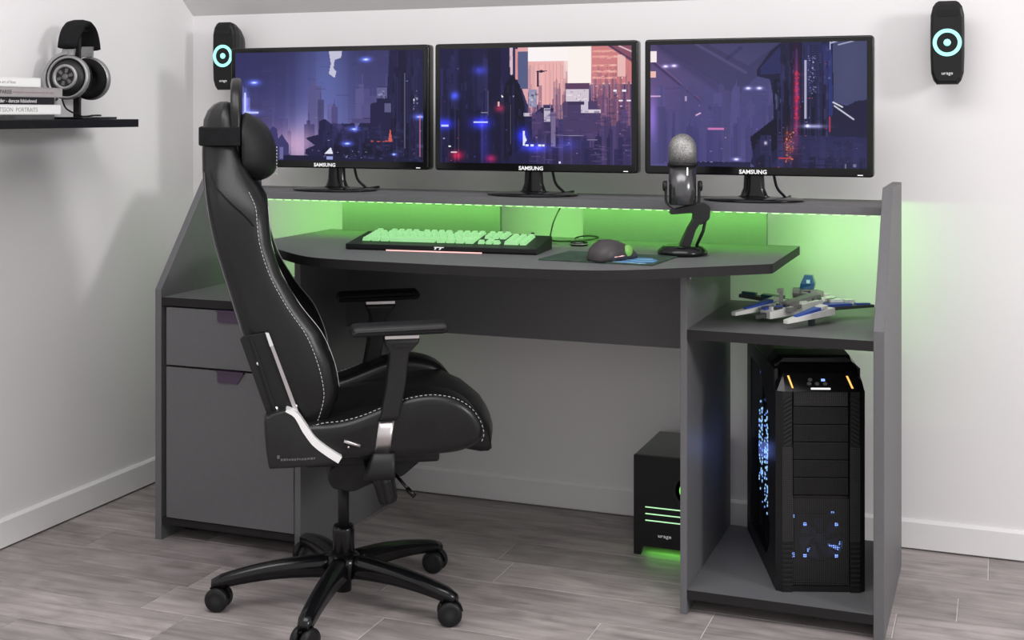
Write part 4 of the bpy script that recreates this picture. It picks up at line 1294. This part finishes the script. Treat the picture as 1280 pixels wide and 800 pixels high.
st = thing('headphone_stand', 'dark metal headphone stand on the black wall shelf', 'stand', (-2.266, 2.732, SZ + 0.0003), math.radians(12))
MB().box((-0.060, -0.085, 0.0), (0.060, 0.105, 0.006), 0.002).build('base', 'gloss_black', st)
MB().box((-0.0085, -0.006, 0.006), (0.0085, 0.006, 0.2355), 0.001).build('post', 'dark_plastic', st)
hk = [(0.0, -0.020, 0.2330), (0.0, -0.010, 0.2375), (0.0, 0.010, 0.2395), (0.0, 0.026, 0.2375), (0.0, 0.036, 0.2330)]
MB().loft([[(-0.012, y, z - 0.003), (0.012, y, z - 0.003), (0.012, y, z), (-0.012, y, z)] for _, y, z in hk], smooth=False).build('hook', 'dark_plastic', st)
MB().box((0.015, 0.02, 0.006), (0.035, 0.055, 0.0068)).build('plate', 'brushed_steel', st)

hd = thing('headphones', 'grey and black open-back headphones hanging on the stand', 'headphones', (-2.268, 2.743, SZ + 0.112), math.radians(12))
# ear axis is local y, near cup at -y
ang = [PI * (0.03 + 0.94 * k / 28) for k in range(29)]
arc = [(math.cos(a) * -0.062, 0.012 + math.sin(a) * 0.116 - 0.0) for a in ang]
rr = []
for i, (y, z) in enumerate(arc):
    a = ang[i]
    ny, nz = -math.cos(a), math.sin(a)
    w_ = 0.024 + 0.009 * math.sin(a)
    th = 0.008 + 0.003 * math.sin(a)
    if z < 0.05:
        w_ *= 0.8
    rr.append([(w_ * math.cos(q) * 1.0, y + ny * th * math.sin(q) + ny * th, z + nz * th * math.sin(q) + nz * th) for q in [2 * PI * j / 10 for j in range(10)]])
MB().loft(rr[4:-4]).build('headband', 'fabric_black', hd)
for s in (-1, 1):
    tilt = s * 0.16
    def mp(x, y, z, s=s, tilt=tilt):
        # disc axis along ear axis, outward positive z
        yy, zz = s * z, y
        c, s_ = math.cos(tilt), math.sin(tilt)
        return (x, s * 0.054 + yy * c - zz * s_ * 0.6, -0.004 + yy * s_ * 0.3 + zz * c)
    cup = MB().lathe([(0.052, -0.006), (0.0575, -0.002), (0.0585, 0.006), (0.055, 0.012), (0.0505, 0.0125), (0.0495, 0.006)], 36, mp, caps=False)
    cup.build('ear_cup', 'silver_paint', hd)
    MB().lathe([(0.0500, 0.007), (0.044, 0.011), (0.040, 0.018), (0.0335, 0.020), (0.030, 0.020)], 36, mp).build('cup_grille', 'dark_plastic', hd)
    MB().lathe([(0.0335, 0.019), (0.0335, 0.024), (0.0290, 0.0265), (0.0250, 0.024), (0.0250, 0.019)], 36, mp, caps=False).build('cup_ring', 'silver_paint', hd)
    hubm = MB().lathe([(0.0, 0.024), (0.008, 0.024), (0.009, 0.0215), (0.009, 0.0205)], 16, mp)
    for k in range(6):
        a = 2 * PI * k / 6 + 0.3
        a0, a1 = a - 0.20, a + 0.20
        ps = [(0.011 * math.cos(a0 - 0.1), 0.011 * math.sin(a0 - 0.1)), (0.0225 * math.cos(a0), 0.0225 * math.sin(a0)), (0.0225 * math.cos(a1), 0.0225 * math.sin(a1)), (0.011 * math.cos(a1 + 0.1), 0.011 * math.sin(a1 + 0.1))]
        hubm.prism(ps, 0.0202, 0.0235, mp)
    hubm.build('cup_hub', 'grey_plastic', hd)
    MB().lathe([(0.050, -0.004), (0.055, -0.010), (0.053, -0.022), (0.044, -0.027), (0.034, -0.023), (0.031, -0.008), (0.0, -0.006)], 36, mp, caps=False).build('ear_pad', 'fabric_black', hd)
    # yoke: metal arm from the band around the front of the cup
    yk = []
    for k in range(12):
        a = math.radians(92 + 150 * k / 11)
        c0 = 0.061
        yk.append([mp(math.cos(a) * (c0 + d) * 1.0, math.sin(a) * (c0 + d), h) for d, h in ((0.0, -0.004), (0.008, -0.004), (0.008, 0.010), (0.0, 0.010))])
    MB().loft(yk, smooth=False).build('yoke', 'silver_paint', hd)
    MB().prism([(-0.024, 0.058), (0.012, 0.058), (0.014, 0.086), (-0.016, 0.086)], -0.003, 0.007, mp, bev=0.001).build('slider', 'silver_paint', hd)
cbp = smooth_open([(-0.01, -0.072, -0.060), (-0.004, -0.060, -0.085), (0.012, -0.03, -0.100), (0.018, -0.01, -0.1045), (0.030, 0.03, -0.1015), (0.022, 0.075, -0.102), (-0.01, 0.085, -0.102)], 6)
MB().tube(cbp, 0.0022, 6).build('cable', 'black_plastic', hd)

# ------------------------------------------------------------------ things on the worktop
TZ = 0.7702
kb = thing('keyboard', 'black gaming keyboard with green lit keys on the worktop', 'keyboard', (-1.485, 2.752, TZ), math.radians(5.0))
KW, KD = 0.476, 0.150
case = [(0.0, 0.004), (0.004, 0.0), (KD, 0.0), (KD, 0.030), (KD - 0.006, 0.032), (0.028, 0.017), (0.0, 0.014)]
body = MB().prism(case, 0.0, KW, lambda u, v, h: (h, u, v), bev=0.001).build('case', 'black_plastic', kb)
slope = math.atan2(0.015, KD - 0.034)
keyw = lambda wu: MB().loft([[(x * wu * 0.0187 - (0.0030 if x > 0 else -0.0004), y * 0.0158, 0) for x, y in ((0, 0), (1, 0), (1, 1), (0, 1))],
                             [(x * wu * 0.0187 + (-0.0058 if x > 0 else 0.0026), y * 0.0158 + (-0.0034 if y > 0 else 0.0012), 0.0080) for x, y in ((0, 0), (1, 0), (1, 1), (0, 1))]], smooth=False).mesh('keycap', 'key_green')
cache = {}
layout = [
    [(0, 1.25), (1.25, 1.25), (2.5, 1.25), (3.75, 6.25), (10, 1.25), (11.25, 1.25), (12.5, 1.25), (13.75, 1.25), (15.4, 1), (16.4, 1), (17.4, 1), (18.8, 2), (20.8, 1)],
    [(0, 2.25)] + [(2.25 + i, 1) for i in range(10)] + [(12.25, 2.75), (16.4, 1), (18.8, 1), (19.8, 1), (20.8, 1)],
    [(0, 1.75)] + [(1.75 + i, 1) for i in range(11)] + [(12.75, 2.25), (18.8, 1), (19.8, 1), (20.8, 1)],
    [(0, 1.5)] + [(1.5 + i, 1) for i in range(12)] + [(13.5, 1.5), (15.4, 1), (16.4, 1), (17.4, 1), (18.8, 1), (19.8, 1), (20.8, 1)],
    [(i, 1) for i in range(13)] + [(13, 2), (15.4, 1), (16.4, 1), (17.4, 1), (18.8, 1), (19.8, 1), (20.8, 1)],
    [(0, 1)] + [(2 + i, 1) for i in range(4)] + [(6.5 + i, 1) for i in range(4)] + [(11 + i, 1) for i in range(4)] + [(15.4, 1), (16.4, 1), (17.4, 1)],
]
for r, keys in enumerate(layout):
    yy = 0.031 + r * 0.0182 + (0.002 if r == 5 else 0)
    zz = 0.0185 + (yy - 0.028) * math.tan(slope)
    for x, wu in keys:
        if wu not in cache:
            cache[wu] = keyw(wu)
        link('keycap', cache[wu], kb, (0.030 + x * 0.0191, yy, zz), (slope, 0, 0))
lg = MB()
for x0 in (0.226, 0.238):
    lg.add([(x0, -0.0004, 0.006), (x0 + 0.004, -0.0004, 0.006), (x0 + 0.009, -0.0004, 0.0125), (x0 + 0.005, -0.0004, 0.0125)], [(0, 1, 2, 3)])
    lg.add([(x0, -0.0004, 0.0105), (x0 + 0.012, -0.0004, 0.0105), (x0 + 0.013, -0.0004, 0.0125), (x0 + 0.001, -0.0004, 0.0125)], [(0, 1, 2, 3)])
lgm = lg.build('logo', 'letter_white', kb)
sm_ = lgm.modifiers.new('thickness', 'SOLIDIFY'); sm_.thickness = 0.0003
MB().box((0.105, -0.0020, 0.0), (0.345, 0.0, 0.0026), 0.0003).build('light_bar', 'glow_pink', kb)
for x in (0.115, 0.43):
    MB().lathe([(0.0045, 0.030), (0.0045, 0.038), (0.003, 0.039)], 10, lambda p, q, z: (x + p, KD - 0.010 + q, z)).build('volume_wheel', 'black_plastic', kb)

pad = thing('mouse_pad', 'dark mouse pad with blue lightning print under the mouse', 'mouse pad', (-0.835, 2.790, TZ), math.radians(-3.5))
MB().box((-0.134, -0.093, 0.0), (0.134, 0.093, 0.003), 0.001).build('cloth', 'pad_green', pad)
bl = [(0.0, -0.06), (0.06, -0.085), (0.118, -0.07), (0.122, -0.02), (0.09, 0.02), (0.03, 0.03), (-0.01, 0.01)]
MB().prism([(p[0], p[1]) for p in smooth_closed([(a, b, 0) for a, b in bl], 4)], 0.0030, 0.0033, XYH).build('print', 'pad_blue', pad)
for pts, c in (([(0.02, -0.05), (0.06, -0.03), (0.085, -0.045), (0.118, -0.030)], 'model_ice'), ([(0.03, -0.080), (0.07, -0.078), (0.10, -0.086), (0.115, -0.08)], 'model_ice'), ([(0.01, 0.0), (0.05, 0.005), (0.08, -0.01), (0.105, 0.0)], 'model_ice'), ([(-0.03, -0.01), (-0.005, -0.02), (0.0, 0.01)], 'model_ice')):
    m = MB()
    for (xa, ya), (xb, yb) in zip(pts[:-1], pts[1:]):
        d = Vector((xb - xa, yb - ya)).normalized() * 0.0022
        m.prism([(xa - d.y, ya + d.x), (xa + d.y, ya - d.x), (xb + d.y * 0.5, yb - d.x * 0.5), (xb - d.y * 0.5, yb + d.x * 0.5)], 0.0031, 0.0036, XYH)
    m.build('print', c, pad)

ms = thing('mouse', 'dark grey computer mouse with green lit wheel on the pad', 'mouse', (-0.818, 2.750, TZ + 0.0034), math.radians(-22))
# local y forward, x right
rr = []
prof = [(-0.058, 0.012, 0.4), (-0.052, 0.024, 0.72), (-0.038, 0.036, 0.95), (-0.018, 0.0425, 1.0), (0.004, 0.041, 0.97), (0.026, 0.034, 0.90), (0.044, 0.026, 0.88), (0.058, 0.018, 0.84), (0.064, 0.010, 0.72)]
for y, h, q in prof:
    wq = 0.035 * q; h *= 1.08
    rr.append([(-wq * 0.96, y, 0.0), (-wq * 1.04, y, h * 0.28), (-wq * 0.93, y, h * 0.66), (-wq * 0.58, y, h * 0.93), (0, y, h), (wq * 0.58, y, h * 0.93), (wq * 0.93, y, h * 0.66), (wq * 1.04, y, h * 0.28), (wq * 0.96, y, 0.0)])
mo = MB().loft(rr).build('shell', 'mouse_shell', ms)
MB().lathe([(0.0, -0.004), (0.012, -0.004), (0.013, 0), (0.012, 0.004), (0.0, 0.004)], 20, lambda x, y, z: (0.031 + z, 0.022 + x, 0.020 + y)).build('wheel', 'wheel_green', ms)
MB().tube([(0.0345, -0.030, 0.010), (0.0352, -0.005, 0.0105), (0.031, 0.022, 0.0095)], 0.0012, 5).build('light_strip', 'glow_pink', ms)
MB().tube([(-0.0345, -0.030, 0.010), (-0.0352, -0.005, 0.0105), (-0.031, 0.022, 0.0095)], 0.0012, 5).build('light_strip', 'glow_pink', ms)

mic = thing('microphone', 'dark silver studio microphone on a desk stand in front of right monitor', 'microphone', (-0.697, 2.925, TZ), YAW)
MB().lathe([(0.050, 0.0), (0.058, 0.003), (0.058, 0.010), (0.047, 0.020), (0.040, 0.022), (0.0, 0.022)], 32).build('base', 'gloss_black', mic)
MB().loft([[(cx_ + sx_ * q, sy * r, z) for q, r in ((-0.011, -0.014), (0.011, -0.014), (0.011, 0.014), (-0.011, 0.014))] for cx_, sx_, sy, z in ((0.004, 1.1, 1, 0.020), (0.020, 0.9, 1, 0.060), (0.034, 1.0, 1, 0.082))], smooth=False).build('stem', 'dark_plastic', mic)
MB().tube([(0.032, 0, 0.020), (0.048, 0, 0.055), (0.054, 0, 0.085)], 0.004, 6).build('strut', 'black_plastic', mic)
el = MB().prism(round_poly([(0.022, 0.076), (0.042, 0.070), (0.062, 0.084), (0.064, 0.112), (0.050, 0.122), (0.022, 0.118), (-0.030, 0.104), (-0.030, 0.094), (0.024, 0.098)], 0.004, 2), -0.012, 0.012, XZY, bev=0.0015)
el.build('elbow', 'dark_plastic', mic)
yo = []
for k in range(17):
    a = PI + PI * k / 16
    x, z = 0.0405 * math.cos(a), 0.128 + 0.026 * math.sin(a)
    yo.append((x, z))
yo = [(-0.0405, 0.165)] + yo + [(0.0405, 0.165)]
MB().loft([[(x, -0.010, z), (x * 0.9, -0.010, z + 0.002), (x * 0.9, 0.010, z + 0.002), (x, 0.010, z)] for x, z in yo], smooth=False).build('yoke', 'black_plastic', mic)
for s in (-1, 1):
    MB().lathe([(0.012, 0.0), (0.0125, 0.007), (0.010, 0.009), (0.0, 0.009)], 16, lambda x, y, z: (s * (0.0365 + z), x, 0.160 + y)).build('pivot_knob', 'dark_plastic', mic)
MB().lathe([(0.0, 0.116), (0.029, 0.117), (0.0315, 0.120), (0.0315, 0.206)], 32).build('body', 'brushed_dark', mic)
MB().lathe([(0.0315, 0.206), (0.0345, 0.207), (0.0345, 0.213), (0.0315, 0.214)], 32).build('collar', 'black_plastic', mic)
gr = MB().lathe([(0.0318, 0.213), (0.0325, 0.240)] + [(0.0325 * math.cos(a), 0.246 + 0.036 * math.sin(a)) for a in [PI / 2 * k / 8 for k in range(1, 8)]] + [(0.001, 0.282)], 32)
gr.build('grille', 'mic_mesh', mic)
MB().box((0.006, -0.0325, 0.186), (0.0085, -0.0308, 0.204)).build('indicator', 'glow_white', mic)

cbl = thing('usb_cable', 'thin black cable hanging from the shelf onto the worktop', 'cable', (-1.06, 3.12, TZ))
MB().tube(smooth_open([(-0.010, 0.085, 0.0965), (-0.018, 0.06, 0.090), (-0.030, 0.03, 0.05), (-0.036, 0.02, 0.015), (-0.032, 0.01, 0.003), (0.0, -0.02, 0.0025), (0.05, 0.02, 0.0025), (0.085, 0.045, 0.008), (0.06, 0.05, 0.012), (0.03, 0.03, 0.008), (0.045, -0.01, 0.0025), (0.075, -0.03, 0.0025)], 6), 0.0021, 6).build('wire', 'black_plastic', cbl)
hubt = thing('cable_hub', 'small black cable puck on the worktop beside the keyboard', 'cable hub', (-0.985, 3.035, TZ))
MB().lathe([(0.0, 0.0), (0.021, 0.0), (0.0225, 0.003), (0.0215, 0.010), (0.017, 0.013), (0.0, 0.0135)], 24).build('body', 'gloss_black', hubt)
MB().lathe([(0.0228, 0.0045), (0.0228, 0.0065)], 24, caps=False).build('band', 'silver_paint', hubt)

# ------------------------------------------------------------------ brick-built model spaceship on the bay shelf
ship = thing('model_spaceship', 'white and blue toy brick spaceship with dark canopy on the bay shelf', 'toy', (-0.440, 2.985, 0.6248), 0)


def beam(name, p0, p1, w0, w1, h0, h1, matname, parent=None, up=0.0):
    """tapered block from p0 to p1 (w, h at both ends)"""
    p0 = Vector(p0); p1 = Vector(p1)
    t = (p1 - p0).normalized(); x = t.cross(Vector((0, 0, 1))).normalized(); z = x.cross(t)
    q = lambda p, w_, h_: [p + x * (-w_) + z * (-h_), p + x * w_ + z * (-h_), p + x * w_ + z * h_, p + x * (-w_) + z * h_]
    return MB().loft([q(p0, w0, h0), q(p1, w1, h1)], smooth=False).build(name, matname, ship if parent is None else parent)


hull = beam('hull', (-0.065, -0.065, 0.018), (0.055, 0.085, 0.036), 0.016, 0.030, 0.008, 0.013, 'model_white')
beam('hull_plate', (-0.030, -0.020, 0.038), (0.030, 0.055, 0.050), 0.010, 0.016, 0.004, 0.005, 'model_grey', hull)
beam('nose_gun', (-0.085, -0.085, 0.014), (-0.050, -0.045, 0.020), 0.004, 0.008, 0.004, 0.006, 'model_dark', hull)
for (a, b, tip) in (((-0.132, -0.090, 0.020), (-0.045, 0.060, 0.030), 0), ((-0.006, -0.148, 0.018), (0.070, -0.015, 0.028), 1)):
    pr_ = beam('prong', a, b, 0.006, 0.017, 0.004, 0.008, 'model_white')
    A_ = Vector(a); B_ = Vector(b)
    beam('prong_stripe', A_.lerp(B_, 0.22) + Vector((0, 0, 0.006)), A_.lerp(B_, 0.78) + Vector((0, 0, 0.011)), 0.005, 0.011, 0.002, 0.004, 'model_blue', pr_)
    beam('prong_tip', A_.lerp(B_, 0.72) + Vector((0.002, 0, 0.012)), A_.lerp(B_, 0.86) + Vector((0.002, 0, 0.014)), 0.010, 0.011, 0.003, 0.003, 'model_white', pr_)
    beam('support', A_.lerp(B_, 0.55) + Vector((0, 0, -0.0125)), A_.lerp(B_, 0.62) + Vector((0, 0, -0.0125)), 0.005, 0.006, 0.0115, 0.0115, 'model_dark', pr_)
wr = beam('wing', (0.050, 0.010, 0.030), (0.158, 0.082, 0.030), 0.026, 0.006, 0.004, 0.003, 'model_dark')
beam('wing_panel', (0.060, 0.012, 0.036), (0.110, 0.046, 0.036), 0.015, 0.010, 0.0028, 0.0028, 'model_blue', wr)
beam('wing_panel', (0.064, 0.040, 0.042), (0.090, 0.054, 0.043), 0.010, 0.010, 0.003, 0.003, 'model_white', wr)
beam('wing_panel', (0.095, 0.060, 0.040), (0.115, 0.072, 0.040), 0.010, 0.007, 0.004, 0.004, 'model_white', wr)
beam('wing_panel', (0.120, 0.058, 0.035), (0.150, 0.078, 0.034), 0.006, 0.005, 0.0026, 0.0026, 'model_blue', wr)
wl = beam('wing', (-0.035, 0.060, 0.032), (-0.150, 0.085, 0.038), 0.022, 0.010, 0.004, 0.004, 'model_dark')
beam('wing_panel', (-0.045, 0.062, 0.040), (-0.095, 0.072, 0.042), 0.015, 0.010, 0.004, 0.004, 'model_teal', wl)
beam('wing_panel', (-0.110, 0.078, 0.044), (-0.145, 0.085, 0.045), 0.006, 0.005, 0.0025, 0.003, 'model_teal', wl)
en = MB()
for x, y, z in ((0.010, 0.080, 0.052), (0.032, 0.070, 0.050), (-0.012, 0.092, 0.050)):
    en.lathe([(0.0, -0.014), (0.012, -0.014), (0.013, 0.0), (0.010, 0.014), (0.0, 0.014)], 10, lambda p, q, h: (x + h, y + p, z + q), smooth=False)
en.build('engine', 'model_grey', ship)
can = MB().loft([[(-0.016, -0.014, 0), (0.016, -0.014, 0), (0.016, 0.014, 0), (-0.016, 0.014, 0)], [(-0.014, -0.016, 0.012), (0.019, -0.014, 0.012), (0.018, 0.014, 0.012), (-0.013, 0.014, 0.012)], [(-0.006, -0.008, 0.032), (0.012, -0.008, 0.032), (0.012, 0.010, 0.032), (-0.006, 0.010, 0.032)]], smooth=False)
co_ = can.build('canopy', 'model_canopy', ship, (0.008, 0.085, 0.062))
MB().box((0.0, -0.0172, 0.014), (0.008, -0.0135, 0.022)).build('canopy_glint', 'model_ice', co_)
beam('canopy_mount', (0.008, 0.070, 0.052), (0.010, 0.090, 0.060), 0.010, 0.010, 0.006, 0.006, 'model_dark')
mt = MB().box((-0.042, -0.012, 0.030), (-0.034, -0.004, 0.064), 0.0008)
mt.box((-0.047, -0.014, 0.062), (-0.033, -0.003, 0.072), 0.0015)
mt.box((-0.040, -0.016, 0.022), (-0.020, 0.004, 0.038), 0.001)
mt.build('mast', 'model_grey', ship)
rn = random.Random(4)
for k in range(34):
    q = rn.random(); side = rn.uniform(-0.026, 0.026)
    c = Vector((-0.055, -0.055, 0.026)).lerp(Vector((0.05, 0.08, 0.046)), q) + Vector((side, -side * 0.8, 0.004 - abs(side) * 0.2))
    s_ = rn.uniform(0.004, 0.008)
    MB().box((-s_, -s_ * 1.4, -0.004), (s_, s_ * 1.4, 0.004), 0.0005).build('brick', rn.choice(('model_white', 'model_white', 'model_grey', 'model_blue', 'model_dark')), hull, c, (0, 0, math.radians(-38)))
